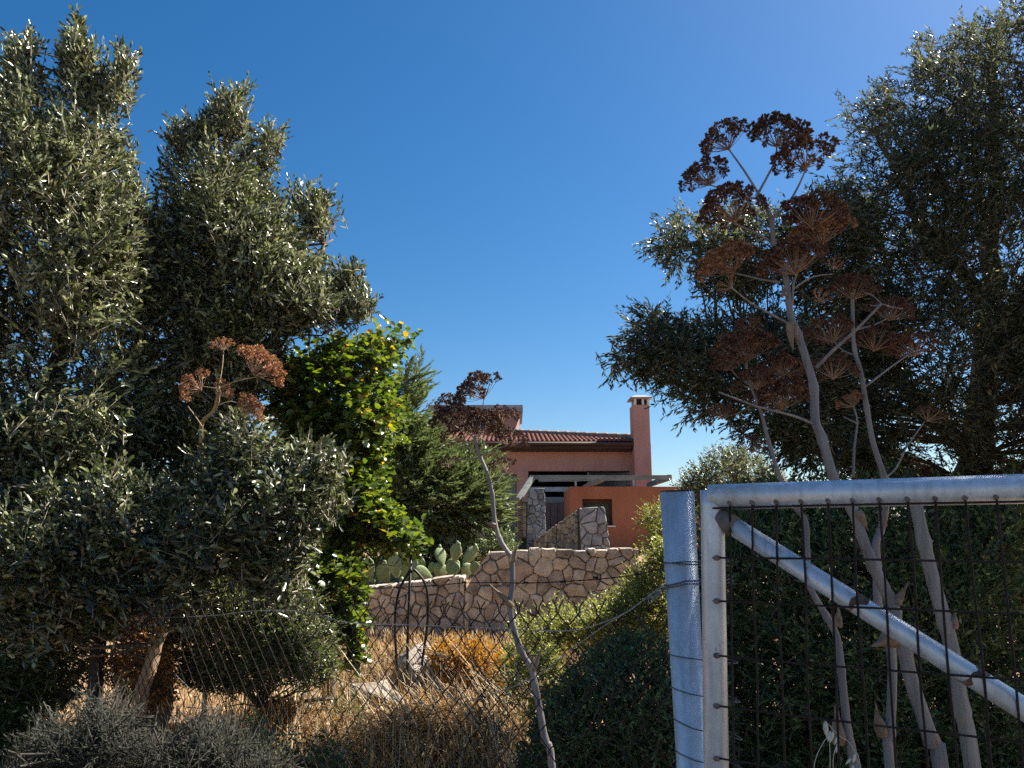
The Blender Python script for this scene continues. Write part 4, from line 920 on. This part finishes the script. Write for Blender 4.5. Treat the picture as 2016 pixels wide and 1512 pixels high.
# ---------------------------------------------------------------- giant fennels
seed_meshes = {}
def seed_mesh(mat, k):
    key = (mat.name, k)
    if key in seed_meshes: return seed_meshes[key]
    rn = np.random.default_rng(100 + k); n = 46
    d = unit(rn.normal(size=(n, 3)) + np.array([0, 0, .5])); b = d * rn.uniform(.15, .6, n)[:, None]
    nn = rn.normal(size=(n, 3)); nn = unit(nn - d * np.sum(nn * d, 1, keepdims=True))
    s = Foliage(200 + k); s.leaves(b, d, nn, rn.uniform(.38, .65, n), rn.uniform(.26, .42, n), 'oval', np.clip(rn.beta(2, 2, n), 0, 1))
    me_o = np_mesh('seed_head', s.V[0], [np.concatenate(s.F4)], mat, s.T[0]); me = me_o.data; bpy.data.objects.remove(me_o)
    seed_meshes[key] = me; return me
def sheath(parent, p0, dr, L, r, seed, mat=None):
    """a dry leaf base: an open, pointed shell that stands off the stem"""
    rn = random.Random(seed); dr = Vector(dr).normalized(); s = dr.cross(Vector((0, -1, .2))).normalized(); u = s.cross(dr)
    vs, fs = [], []; n1, n2 = 6, 6
    for i in range(n1 + 1):
        t = i / n1; wdt = r * (1.15 - .25 * t + .25 * math.sin(6 * t)) * (1 - .85 * t ** 2); c = Vector(p0) + dr * L * t + u * (.10 * L * t * t * rn.uniform(.3, 1.3))
        for j in range(n2 + 1):
            a_ = math.pi * (-.25 + 1.5 * j / n2) * (1 - .35 * t)
            vs.append(c + (s * math.cos(a_) + u * math.sin(a_)) * wdt + Vector((rn.uniform(-1, 1), rn.uniform(-1, 1), rn.uniform(-1, 1))) * r * .18)
    for i in range(n1):
        for j in range(n2): fs.append((i*(n2+1)+j, i*(n2+1)+j+1, (i+1)*(n2+1)+j+1, (i+1)*(n2+1)+j))
    o = MB().add(vs, fs).build('leaf_sheath', mat or M_SHEATH, parent, True)
    at = o.data.attributes.new('tint', 'FLOAT', 'POINT'); at.data.foreach_set('value', np.random.default_rng(seed).uniform(0, 1, len(o.data.vertices)).astype(np.float32))
def spline(pts, n=4):
    pts = [Vector(p) for p in pts]; o = []
    for i in range(len(pts) - 1):
        p0, p1, p2, p3 = pts[max(0, i-1)], pts[i], pts[i+1], pts[min(len(pts)-1, i+2)]
        for k in range(n):
            t = k / n; o.append(.5 * ((2*p1) + (p2-p0)*t + (2*p0-5*p1+4*p2-p3)*t*t + (3*p1-p0-3*p2+p3)*t**3))
    return o + [pts[-1]]
def fennel(label, d, stem, r0, r1, branches, umbels, sheaths, mat=M_STEM, seed=1, seedmat=M_SEED, ddepth=0.):
    rn = random.Random(seed); base = P(stem[0][0], stem[0][1], d); base.z = ground_z(base.x, d)
    t = thing('giant_fennel', label, 'giant fennel', base, 'dead giant fennel plants')
    pts = spline([base + Vector((0.02, 0, 0))] * 1 + [P(x, y, d + ddepth * i) for i, (x, y) in enumerate(stem)], 4); n_ = len(pts)
    # swollen joints along the stem
    rad = [(r0 + (r1 - r0) * i / (n_ - 1)) * (1.22 if i % 8 == 0 and i else 1) for i in range(n_)]
    MB().tube(pts, rad, 24, True, .10).build('stem', mat, t, True)
    d = d + ddepth * (len(stem) - 1)
    for k, (path, ra_, dd) in enumerate(branches):
        q = spline([P(x, y, d + dd * i / max(1, len(path) - 1)) for i, (x, y) in enumerate(path)], 3)
        MB().tube(q, [ra_ * (1 - .45 * i / (len(q) - 1)) for i in range(len(q))], 7).build('side_branch', mat, t, True)
    for k, (nx_, ny_, cx, cy, wd, nr, dd, sm) in enumerate(umbels):
        sc = d / F; node = P(nx_, ny_, d + dd); top = P(cx, cy, d + dd); axis = (top - node)
        if axis.length < 1e-4: axis = Vector((0, 0, .01))
        axis = (axis.normalized() + Vector((0, rn.uniform(-.35, .15), 0))).normalized()
        R_ = wd * sc * .56; s1 = axis.orthogonal().normalized(); s2 = axis.cross(s1)
        mb = MB(); ends = []
        for i in range(nr):
            fr_ = (i + .5) / nr; th = math.acos(1 - fr_ * (1 - math.cos(R(72)))); ph = i * 2.39996 + rn.uniform(-.3, .3)
            dv = axis * math.cos(th) + (s1 * math.cos(ph) + s2 * math.sin(ph)) * math.sin(th)
            e = node + dv * R_ * rn.uniform(.86, 1.06) * (1 - .10 * math.cos(th)); ends.append((e, dv))
            mb.tube([node, node.lerp(e, .5) + axis * -.004, e], [.0013, .0010, .0008], 4, False)
        mb.blob(node, .005, 6, 4)
        u = mb.build('umbel', M_RAY, t, True)
        for e, dv in ends:
            if rn.random() < .08: continue
            o = bpy.data.objects.new('seed_head', seed_mesh(sm or seedmat, rn.randrange(4))); COL.objects.link(o); o.parent = u; o.matrix_parent_inverse = Matrix.Translation(-t.location)
            o.matrix_parent_inverse = Matrix.Identity(4)
            q = dv.to_track_quat('Z', 'Y').to_matrix().to_4x4() @ Matrix.Rotation(rn.uniform(0, 6.28), 4, 'Z'); s_ = wd * sc * .094 * rn.uniform(.8, 1.25)
            o.matrix_basis = Matrix.Translation(e) @ q @ Matrix.Scale(s_, 4)
    for k, (x, y, dx, dy, L, r) in enumerate(sheaths):
        a_, b_2 = P(x, y, d - r0 * .5), P(x + dx, y + dy, d - r0 * .5); sheath(t, a_, b_2 - a_, (b_2 - a_).length, r, seed * 10 + k)
    return t
FD = 2.55
fennel('tallest dead giant fennel with brown umbels against the sky, behind the gate', FD,
       [(1852, 1512), (1836, 1465), (1794, 1340), (1781, 1281), (1765, 1252), (1761, 1206), (1744, 1164), (1719, 1114), (1698, 1060), (1677, 1001), (1643, 946), (1618, 862), (1605, 828), (1602, 761), (1588, 711), (1571, 657), (1558, 627), (1553, 594), (1551, 571), (1541, 520), (1524, 487), (1519, 436), (1504, 399), (1492, 379)],
       .024, .0065,
       [([(1492, 379), (1465, 336), (1435, 294)], .0048, -.03), ([(1494, 378), (1512, 345), (1527, 315), (1529, 289)], .0048, .02), ([(1520, 430), (1552, 400), (1575, 360), (1587, 330)], .005, -.04), ([(1500, 392), (1450, 385), (1420, 372), (1398, 364)], .004, .05),
        ([(1517, 476), (1490, 460), (1450, 442), (1440, 432)], .005, -.08), ([(1540, 520), (1580, 510), (1600, 490), (1612, 480)], .005, -.06), ([(1536, 556), (1500, 550), (1470, 543), (1443, 537)], .0045, .06), ([(1553, 637), (1520, 620), (1475, 594), (1440, 566)], .0045, -.1),
        ([(1560, 600), (1562, 560), (1570, 535), (1566, 515)], .0045, -.05), ([(1607, 724), (1640, 690), (1690, 645), (1735, 598)], .0065, -.15), ([(1735, 598), (1718, 582), (1702, 576)], .0028, 0), ([(1735, 598), (1755, 604), (1778, 608)], .0028, 0), ([(1735, 598), (1722, 602), (1712, 600)], .002, 0),
        ([(1610, 838), (1560, 818), (1490, 800), (1415, 772)], .005, -.12), ([(1560, 570), (1600, 545), (1640, 540)], .003, .05)],
       [(1435, 294, 1412, 262, 108, 34, -.03, None), (1529, 289, 1530, 250, 122, 40, .02, None), (1587, 330, 1578, 296, 126, 40, -.04, None), (1398, 364, 1384, 332, 104, 36, .05, None), (1448, 436, 1438, 392, 134, 44, -.08, None), (1600, 450, 1612, 400, 128, 44, -.06, None), (1620, 480, 1606, 440, 120, 34, .02, M_SEED_LIT),
        (1443, 537, 1416, 498, 122, 40, .06, M_SEED_LIT), (1566, 540, 1548, 480, 130, 44, -.05, None), (1640, 528, 1648, 512, 40, 12, .05, M_SEED_LIT), (1440, 566, 1420, 545, 46, 12, -.1, M_SEED_LIT), (1612, 590, 1627, 570, 44, 12, .04, M_SEED_LIT)],
       [(1555, 636, 4, 55, 0, .012), (1562, 640, 10, 40, 0, .011), (1545, 585, -6, -20, 0, .009), (1766, 1252, -52, 20, 0, .022), (1688, 1005, 20, 40, 0, .012), (1765, 1190, 22, -45, 0, .010)], seed=1)
FD2 = 2.75
fennel('grey violet dead fennel right of the tallest one, its dark umbels before the tree', FD2,
       [(1752, 1512), (1752, 1444), (1756, 1360), (1754, 1277), (1729, 1189), (1727, 1114), (1725, 1068), (1733, 1047), (1744, 1001), (1741, 942), (1719, 872), (1706, 801), (1695, 734), (1682, 687), (1679, 634), (1678, 577)], .018, .006,
       [([(1705, 760), (1750, 725), (1800, 690)], .0045, .05), ([(1741, 942), (1765, 920), (1785, 880), (1820, 830)], .004, .1), ([(1680, 940), (1682, 880), (1688, 830), (1680, 800)], .005, .02), ([(1690, 835), (1660, 820)], .003, .0), ([(1688, 700), (1660, 690), (1640, 670)], .004, .05), ([(1681, 650), (1720, 640), (1750, 625)], .004, .1)],
       [(1640, 672, 1635, 632, 100, 30, .05, None), (1750, 630, 1755, 592, 92, 28, .1, None), (1680, 590, 1680, 556, 96, 30, 0, None), (1640, 745, 1645, 720, 90, 26, -.04, None), (1800, 700, 1795, 668, 96, 28, .05, None), (1720, 690, 1722, 655, 100, 28, .08, None), (1680, 800, 1665, 772, 58, 16, .02, M_SEED_LIT), (1826, 828, 1835, 808, 60, 16, .1, None)],
       [(1738, 1450, -20, -70, 0, .015), (1737, 1040, 8, -50, 0, .010)], seed=2)
FD3 = 2.95
fennel('thin leaning dead fennel with dark umbels left of the tallest one', FD3,
       [(1681, 1512), (1669, 1444), (1662, 1377), (1656, 1319), (1648, 1256), (1627, 1214), (1593, 1152), (1589, 1097), (1587, 1030), (1568, 1001), (1538, 946), (1514, 872), (1498, 811), (1477, 755), (1468, 715)], .0165, .005,
       [([(1500, 815), (1525, 800), (1535, 790)], .003, .05), ([(1480, 760), (1450, 740), (1440, 725)], .003, .0), ([(1490, 790), (1450, 815), (1425, 818)], .003, .1), ([(1520, 895), (1490, 890), (1480, 885)], .003, .05), ([(1480, 765), (1520, 750), (1540, 742)], .003, .08)],
       [(1468, 715, 1455, 680, 128, 40, 0, None), (1540, 742, 1540, 720, 92, 28, .08, None), (1535, 808, 1525, 778, 128, 40, .05, None), (1422, 824, 1420, 808, 58, 18, .1, None), (1480, 890, 1482, 868, 62, 22, .05, None), (1440, 728, 1425, 704, 70, 22, 0, None), (1475, 655, 1468, 636, 60, 20, .06, None), (1490, 765, 1478, 742, 80, 24, -.03, None)],
       [(1650, 1465, -6, -80, 0, .02), (1650, 1235, -2, -50, 0, .012), (1570, 1000, -18, -20, 0, .01)], seed=3)
FD4 = 2.4
t = fennel('cut weathered grey fennel stalk without umbels, rightmost behind the gate', FD4, [(1915, 1512), (1894, 1402), (1878, 1298), (1861, 1227), (1836, 1139), (1819, 1068), (1803, 992)], .0235, .0185, [], [], [(1874, 1235, 6, -36, 0, .012)], mat=M_STEMG, seed=4)
FC = 3.1
fennel('bluish grey dead fennel with drooping dark umbels before the house', FC,
       [(1087, 1512), (1073, 1457), (1063, 1400), (1053, 1349), (1045, 1315), (1026, 1281), (1011, 1234), (1004, 1193), (1009, 1149), (1007, 1102), (1003, 1092), (984, 1062), (974, 1025), (969, 973), (961, 936), (944, 896), (935, 861)], .0145, .007,
       [([(935, 861), (937, 830), (950, 800), (953, 780)], .003, 0), ([(935, 862), (915, 850), (895, 838), (888, 830)], .003, -.04), ([(936, 860), (960, 850), (985, 836)], .003, .05), ([(936, 858), (905, 820), (890, 800)], .0028, .06), ([(948, 896), (975, 885), (1005, 875)], .0028, -.05), ([(972, 960), (985, 940), (995, 925)], .003, .04), ([(942, 893), (915, 880), (885, 870)], .0028, .08), ([(950, 900), (900, 905), (880, 905)], .002, .05)],
       [(888, 806, 880, 770, 62, 24, .06, None), (953, 784, 938, 762, 96, 34, 0, None), (988, 838, 988, 805, 74, 28, .05, None), (892, 840, 882, 815, 84, 34, -.04, None), (935, 855, 948, 822, 96, 34, .02, None), (1005, 878, 1010, 856, 66, 24, -.05, None), (885, 920, 876, 895, 44, 14, .05, None), (995, 928, 992, 910, 54, 18, .04, None), (905, 870, 898, 850, 70, 24, .08, None), (960, 858, 965, 838, 70, 22, -.03, None)],
       [(1010, 1195, -50, -48, 0, .010), (1006, 1108, 14, -40, 0, .010), (1048, 1320, 20, -48, 0, .011), (975, 1035, -22, -8, 0, .008)], seed=5, seedmat=M_SEEDD)
FL = 4.95
fennel('tan sunlit dead fennel with rusty umbels in front of the olives', FL,
       [(404, 1330), (408, 1100), (405, 940), (397, 887), (396, 839), (404, 824), (418, 812), (428, 790), (431, 761)], .0150, .009,
       [([(431, 765), (460, 752), (490, 745), (505, 742)], .004, -.03), ([(425, 800), (455, 790), (480, 800)], .003, 0), ([(398, 840), (385, 820), (370, 800)], .0035, 0), ([(431, 762), (438, 720), (440, 690)], .003, .06), ([(430, 765), (395, 760)], .003, .04)],
       [(500, 738, 524, 712, 100, 44, -.05, M_SEED_LIT), (480, 812, 502, 792, 66, 30, -.02, M_SEED_LIT), (430, 776, 448, 760, 52, 20, -.08, M_SEED_LIT), (396, 768, 380, 756, 74, 24, .04, M_SEED_LIT), (440, 690, 440, 666, 50, 18, .06, M_SEED_LIT)],
       [(405, 930, -2, 30, 0, .010), (428, 775, 6, -25, 0, .009)], mat=M_STEM_LIT, seed=6, ddepth=-.11)

# ---------------------------------------------------------------- gate and its post
GA = P(1400, 960, 1.72); GB = P(2016, 960, 1.44)
GL = lambda px, py: PL(px, py, GA, GB)
gate = thing('gate', 'galvanised pipe gate with a diagonal brace and rusty wire grid', 'gate', (GL(1400, 1060).x, GL(1400, 1060).y, 0))
gdir = (GB - GA); gdir.z = 0; gdir.normalize()
zr = (GL(1400, 978).z + GL(2016, 962).z) / 2
rail0, rail1 = GL(1398, 978), GL(2300, 962); rail0.z = zr - .001; rail1.z = zr + .0
RR = .0275
# mitred rail and stile
def cyl_mitre(a, b, r, sides, name, cut_a=None):
    mb = MB(); mb.tube([a, b], r, sides)
    return mb.build(name, M_GALV, gate, True)
cyl_mitre(rail0, rail1, RR, 20, 'top_rail')
st_top = rail0 + Vector((.004, -.001, -.020)); sb_ = GL(1410, 1505); sb_low = st_top + (sb_ - st_top) * 2.4
MB().tube([st_top + Vector((0, 0, .035)), st_top, sb_low], RR * .93, 20).build('stile', M_GALV, gate, True)
br0, br1 = GL(1428, 1026), GL(2016, 1396); brd = (br1 - br0)
MB().tube([br0 - brd * .012, br1 + brd * .35], .0205, 18).build('brace', M_GALV, gate, True)
MB().tube([br0 - brd * .03, br0 + brd * .035], .0228, 14).build('brace_collar', M_WELD, gate, True)
bt = Vector((sb_low.x, sb_low.y, sb_low.z)); bt1 = bt + gdir * 1.6
MB().tube([bt, bt1], RR, 12).build('bottom_rail', M_GALV, gate, True)
fwd = Vector((gdir.y, -gdir.x, 0));
if fwd.y > 0: fwd = -fwd
xs_r = [(1441, 1450), (1485, 1497), (1532, 1549), (1580, 1602), (1633, 1655), (1681, 1712), (1733, 1765), (1788, 1827), (1842, 1885), (1900, 1950), (1961, 2012), (2022, 2080), (2090, 2150)]
rn = random.Random(9)
for i, (xa, xb) in enumerate(xs_r):
    a_, b_2 = GL(xa, 985), GL(xb, 1500); a_.z = zr - .012
    a_ += fwd * .020; b_2 += fwd * .022
    low_ = b_2 + (b_2 - a_) * 1.05
    m1 = a_.lerp(b_2, .35) + gdir * rn.uniform(-.003, .003); m2 = a_.lerp(b_2, .7) + gdir * rn.uniform(-.003, .003)
    MB().tube(spline([a_, m1, m2, b_2, low_], 3), .0023, 6).build('wire_rod', M_RUST, gate, True)
    MB().blob(GL(xa, 985) + fwd * .022 + Vector((0, 0, zr - .014 - GL(xa, 985).z)), .006, 8, 5, (1, .7, 1.2)).build('weld', M_WELD, gate, True)
for yl, yr in ((1001, 989), (1098, 1106), (1182, 1206), (1288, 1333), (1386, 1452), (1488, 1566), (1590, 1690)):
    a_, b_2 = GL(1424, yl) + fwd * .0265, GL(1990, yr) + fwd * .0265
    b3 = b_2 + (b_2 - a_) * .5; m1 = a_.lerp(b_2, .4) + Vector((0, 0, rn.uniform(-.003, .003)))
    MB().tube(spline([a_ - gdir * .018 - fwd * .004, m1, b_2, b3], 3), .0022, 6).build('wire_rod', M_RUST, gate, True)
    if yl > 1010:
        MB().blob(GL(1417, yl) + fwd * .0235, .0075, 8, 5, (1.1, .6, .8)).build('weld', M_WELD, gate, True)
# rust runs where the rods touch the brace: ragged skins a hair proud of the pipe
for px, Lr, sd0 in ((1702, .032, 1), (1908, .034, 2)):
    rn2 = random.Random(sd0); c = br0 + brd * ((px - 1428) / 588.0 * 1.05); ax_ = brd.normalized(); s1 = ax_.orthogonal().normalized(); s2 = ax_.cross(s1); m_ = MB(); K = 26
    for k in range(K + 1):
        a_ = 2 * math.pi * k / K; q = (s1 * math.cos(a_) + s2 * math.sin(a_)); w0 = Lr * (.55 + .3 * math.sin(a_ + sd0) + .14 * math.sin(3 * a_ + sd0 * 2) + .08 * math.sin(7 * a_)); off = Lr * (.22 * math.sin(a_ * 1 + 1) + .1 * math.sin(4 * a_ + sd0))
        m_.v += [tuple(c + q * .0208 - ax_ * (w0 * .5 - off)), tuple(c + q * .0208 + ax_ * (w0 * .5 + off))]
    for k in range(K):
        if not (sd0 > 2 and 8 < k < 18): m_.f.append((2*k, 2*k + 2, 2*k + 3, 2*k + 1))
    m_.build('rust_patch', M_STAIN, gate, True)

post = thing('gate_post', 'leaning galvanised pipe post left of the gate, bound with wire', 'post', (P(1360, 1512, 1.86).x, 1.86, 0))
pt, pb_ = P(1333, 968, 1.84), P(1363, 1512, 1.84)
pbot = pt + (pb_ - pt) * ((pt.z + .1) / (pt.z - pb_.z))
mb = MB(); axp = (pt - pbot).normalized(); s1 = axp.orthogonal().normalized(); s2 = axp.cross(s1); ns = 28
r_top, r_bot = .0395, .022
for (p_, r_) in ((pbot, r_bot), (pt, r_top), (pt, r_top - .004), (pt - axp * .12, r_top - .005)):
    for k in range(ns):
        a_ = 2 * math.pi * k / ns; mb.v.append(tuple(p_ + (s1 * math.cos(a_) + s2 * math.sin(a_)) * (r_ + (.0006 * math.sin(3 * a_)))))
for i in range(3):
    for k in range(ns): mb.f.append((i*ns+k, i*ns+(k+1) % ns, (i+1)*ns+(k+1) % ns, (i+1)*ns+k))
mb.f.append(tuple(3*ns + k for k in range(ns)))
mb.build('pipe', M_GALV, post, True)
MB().tube([pt + (s1 * math.cos(2*math.pi*k/20) + s2 * math.sin(2*math.pi*k/20)) * (r_top - .001) for k in range(21)], .0022, 5, False).build('rim', M_IRON, post, True)
def loop_wire(py, tilt, rr, both=True, mat=M_DWIRE):
    t = (968 - py) / (968 - 1512.0); c = pt.lerp(pb_, t); rp2 = r_top + (r_bot - r_top) * (pt.z - c.z) / (pt.z - pbot.z) + .0022
    right = Vector((.060 if both else 0, -.06 if both else 0, 0)); pts = []
    for k in range(25):
        a_ = 2 * math.pi * k / 24; q = Vector((math.cos(a_), math.sin(a_), 0))
        e = c + q * rp2 + (right if q.x > .2 else Vector((0, 0, 0))) + Vector((0, 0, -math.cos(a_) * tilt))
        pts.append(e)
    MB().tube(pts, rr, 6, False).build('tie_wire', mat, post, True)
for py, tl, rr in ((1112, -.004, .0016), (1117, .003, .0016), (1150, -.012, .0017), (1156, -.010, .0015), (1300, .004, .0013), (1368, .009, .0013), (1432, .014, .0013), (1490, .012, .0013)):
    loop_wire(py, tl, rr)

# ---------------------------------------------------------------- chain-link fence
FA, FB = Vector((.40, 1.90, 0)), Vector((-3.72, 5.70, 0)); fdir = (FB - FA).normalized(); flen = (FB - FA).length
fence = thing('wire_fence', 'sagging rusty chain link fence running from the gate post to the left', 'fence', FA)
FW, FH = .074, .080
def zig(ph):
    pts = []; nz = 30
    for i in range(nz + 1):
        side = (i + ph) % 2; x = FW / 2 * side; yy = .0025 if side else -.0025
        pts.append(Vector((x + (.002 if side else -.002), yy, -i * FH / 2)))
    top = pts[0]; pts = [top + Vector((.016 if ph else -.012, -.004, .030)), top + Vector((0, 0, .012))] + pts
    q = [pts[0], pts[1], pts[2]]
    for i in range(2, len(pts) - 1): q += [pts[i].lerp(pts[i+1], .5) + Vector((0, 0, -.0015)), pts[i+1]]
    return MB().tube(q, .0019, 4, False).mesh('mesh_wire', M_RUST, True)
zz = (zig(0), zig(1)); ang_f = math.atan2(fdir.y, fdir.x)
i = 0; s = .05
while s < flen + .6:
    o = bpy.data.objects.new('mesh_wire', zz[i % 2]); COL.objects.link(o); o.parent = fence; o.matrix_parent_inverse = Matrix.Translation(-fence.location)
    p = FA + fdir * s; ztop = 1.395 - .03 * s + .018 * math.sin(s * 2.1) + .01 * math.sin(s * 5.3)
    bulge = .03 * math.sin(s * 1.7) + .015 * math.sin(s * 4.1)
    o.location = p + Vector((bulge, bulge * .4, ztop)); o.rotation_euler = (R(1.5 * math.sin(s * 1.3)), R(1.2 * math.sin(s * 1.9)), ang_f)
    i += 1; s += FW / 2
FP = lambda px, py, off=0.: PL(px, py, FA, FB) + Vector((-.01, -off, 0))
for (xt, yt, xb, yb) in ((204, 1060, 182, 1330), (-120, 1040, -110, 1330)):
    a_, b_2 = FP(xt, yt, -.03), FP(xb, yb, -.03); lo = b_2 + (b_2 - a_) * (b_2.z / max(.01, a_.z - b_2.z))
    m_ = MB(); m_.bar(lo, a_, .026, .004, up=Vector((0, 1, 0))); m_.bar(lo + Vector((.024, .03, 0)), a_ + Vector((.024, .03, 0)), .004, .026, up=Vector((0, 1, 0)))
    m_.build('fence_post', M_IRON, fence)

def barbed(label, pxs, off, mat, r, barb_px, ref_mat, twist=True):
    pts = spline([FP(x, y, off) for x, y in pxs], 8); t = thing('barbed_wire' if barb_px else 'plain_wire', label, 'barbed wire' if barb_px else 'wire', pts[0], 'wires strung above the fence')
    for k in range(2 if twist else 1):
        q = [p + Vector((0, math.cos(i * 1.9 + k * math.pi), math.sin(i * 1.9 + k * math.pi))) * r * .9 for i, p in enumerate(pts)] if twist else pts
        MB().tube(q, r, 5, False).build('strand', mat, t, True)
    rn = random.Random(len(pxs) * 7)
    for (bx, by) in barb_px:
        c = FP(bx, by, off); m_ = MB()
        m_.tube([c + fdir * -.007, c + fdir * .007], r * 2.6, 7)
        for k in range(4):
            v = Vector((rn.uniform(-1, 1), rn.uniform(-.6, .2), (1 if k % 2 else -1) * rn.uniform(.5, 1))).normalized() * .015
            m_.tube([c + fdir * (.004 * (k - 1.5)), c + fdir * (.004 * (k - 1.5)) + v], [r * .9, r * .4], 5)
        m_.build('barb', ref_mat, t, True)
    return t
barbed('dark rusty barbed wire, topmost strand across the stone wall', [(1312, 1118), (1262, 1131), (1200, 1139), (1115, 1145), (1040, 1148), (980, 1147), (915, 1148), (860, 1153), (760, 1158), (640, 1166), (480, 1178), (300, 1190), (100, 1200)], 0.0, M_RUST, .0011,
       [(1262, 1130), (1180, 1137), (1115, 1145), (1042, 1147), (982, 1147), (920, 1146), (860, 1153), (790, 1157), (700, 1162)], M_RUST)
barbed('pale wire rope sagging from the post and running level along the fence top', [(1318, 1150), (1290, 1168), (1240, 1205), (1180, 1230), (1140, 1240), (1080, 1241), (1000, 1237), (900, 1233), (800, 1229), (700, 1226), (590, 1203), (500, 1203), (420, 1212), (300, 1216)], .008, M_WIRE, .0010, [], M_WIRE)
barbed('pale barbed wire dropping steeply from the post behind the wire rope', [(1318, 1154), (1295, 1170), (1245, 1206), (1190, 1240), (1120, 1292), (1060, 1336), (985, 1366), (930, 1383)], -.02, M_WIRE, .0011, [(957, 1374), (1140, 1282)], M_RUST)
barbed('loose pale wire slanting down across the grey bush at lower left', [(352, 1325), (400, 1372), (440, 1415), (478, 1450), (540, 1510)], .02, M_WIRE, .0014, [], M_WIRE, False)
coil = []
cc = P(1300, 1152, 1.86)
for k in range(40):
    a_ = k * 1.1; coil.append(P(1318 - k * 1.0, 1150 + k * .85, 1.83) + Vector((math.cos(a_) * .006, math.sin(a_) * .006, math.sin(a_ * 1.3) * .006)))
t = thing('wire_coil', 'tight twist of pale wire ends tied beside the galvanised post', 'wire', coil[0]); MB().tube(coil, .0013, 5, False).build('strand', M_WIRE, t, True)

# black pipe hoop on a stake
HDp = 5.6
hoop = thing('pipe_hoop', 'black stake with a bent black hose arch in front of the stone wall', 'stake', gp(806, HDp))
MB().tube([gp(803, HDp), P(803, 1240, HDp), P(809, 1094, HDp)], .010, 8).build('stake', M_HOSE, hoop, True)
MB().tube(spline([P(782, 1320, HDp), P(778, 1250, HDp), P(779, 1200, HDp), P(787, 1160, HDp), P(800, 1135, HDp), P(811, 1121, HDp), P(824, 1130, HDp), P(838, 1152, HDp), P(843, 1190, HDp), P(840, 1240, HDp), P(830, 1310, HDp)], 4), .0095, 8).build('hose', M_HOSE, hoop, True)
MB().blob(P(809, 1124, HDp), .018, 8, 5).build('knot', M_HOSE, hoop, True)
tag(MB().tube([P(596, 1381, 5.2), P(630, 1377, 5.2), P(664, 1376, 5.25)], .012, 8).build('dark_pole', M_HOSE, None, True), 'short dark pole lying across the dry slope at lower left', 'pole')

# wild oat by the gate
oat = thing('wild_oat', 'dry wild oat with pale hanging spikelets behind the gate bottom', 'grass stalk', P(1660, 1512, 1.75))
oat.location.z = 0
def spikelet(x, y, dx, dy):
    a_, b_2 = P(x, y, 1.75), P(x + dx, y + dy, 1.75); ax = (b_2 - a_); s_ = ax.cross(Vector((0, 1, .2))).normalized(); u = s_.cross(ax).normalized(); w_ = ax.length * .17
    vs = [a_]; fs = []
    for t, k in ((.2, .8), (.45, 1), (.75, .6)):
        for (p, q) in ((1, 0), (0, .5), (-1, 0), (0, -.5)): vs.append(a_ + ax * t + s_ * w_ * k * p + u * w_ * k * q)
    vs.append(b_2)
    for k in range(4):
        k2 = (k + 1) % 4; fs += [(0, 1 + k, 1 + k2), (1 + k, 5 + k, 5 + k2, 1 + k2), (5 + k, 9 + k, 9 + k2, 5 + k2), (9 + k, 13, 9 + k2)]
    MB().add(vs, fs).build('spikelet', M_OAT, oat, True)
for a_ in ((1624, 1418, 4, 36), (1634, 1438, -4, 24), (1641, 1440, -8, 24), (1650, 1448, -8, 20), (1652, 1460, -7, 24), (1684, 1482, -5, 22), (1676, 1492, -12, 14), (1680, 1505, -6, 22)): spikelet(*a_)
mb = MB()
for pth in ([(1700, 1560), (1690, 1500), (1672, 1462), (1650, 1447), (1625, 1419)], [(1645, 1560), (1640, 1500), (1646, 1470), (1652, 1460)], [(1634, 1560), (1634, 1480), (1632, 1440)], [(1700, 1540), (1690, 1490), (1684, 1480)], [(1600, 1560), (1604, 1500), (1622, 1460), (1640, 1440)]):
    mb.tube(spline([P(x, y, 1.75) for x, y in pth], 3), .0008, 4, False)
b_2 = P(1690, 1550, 1.75); mb.tube([(b_2.x, b_2.y, 0), b_2], .001, 4)
mb.build('stalk', M_OAT, oat, True)
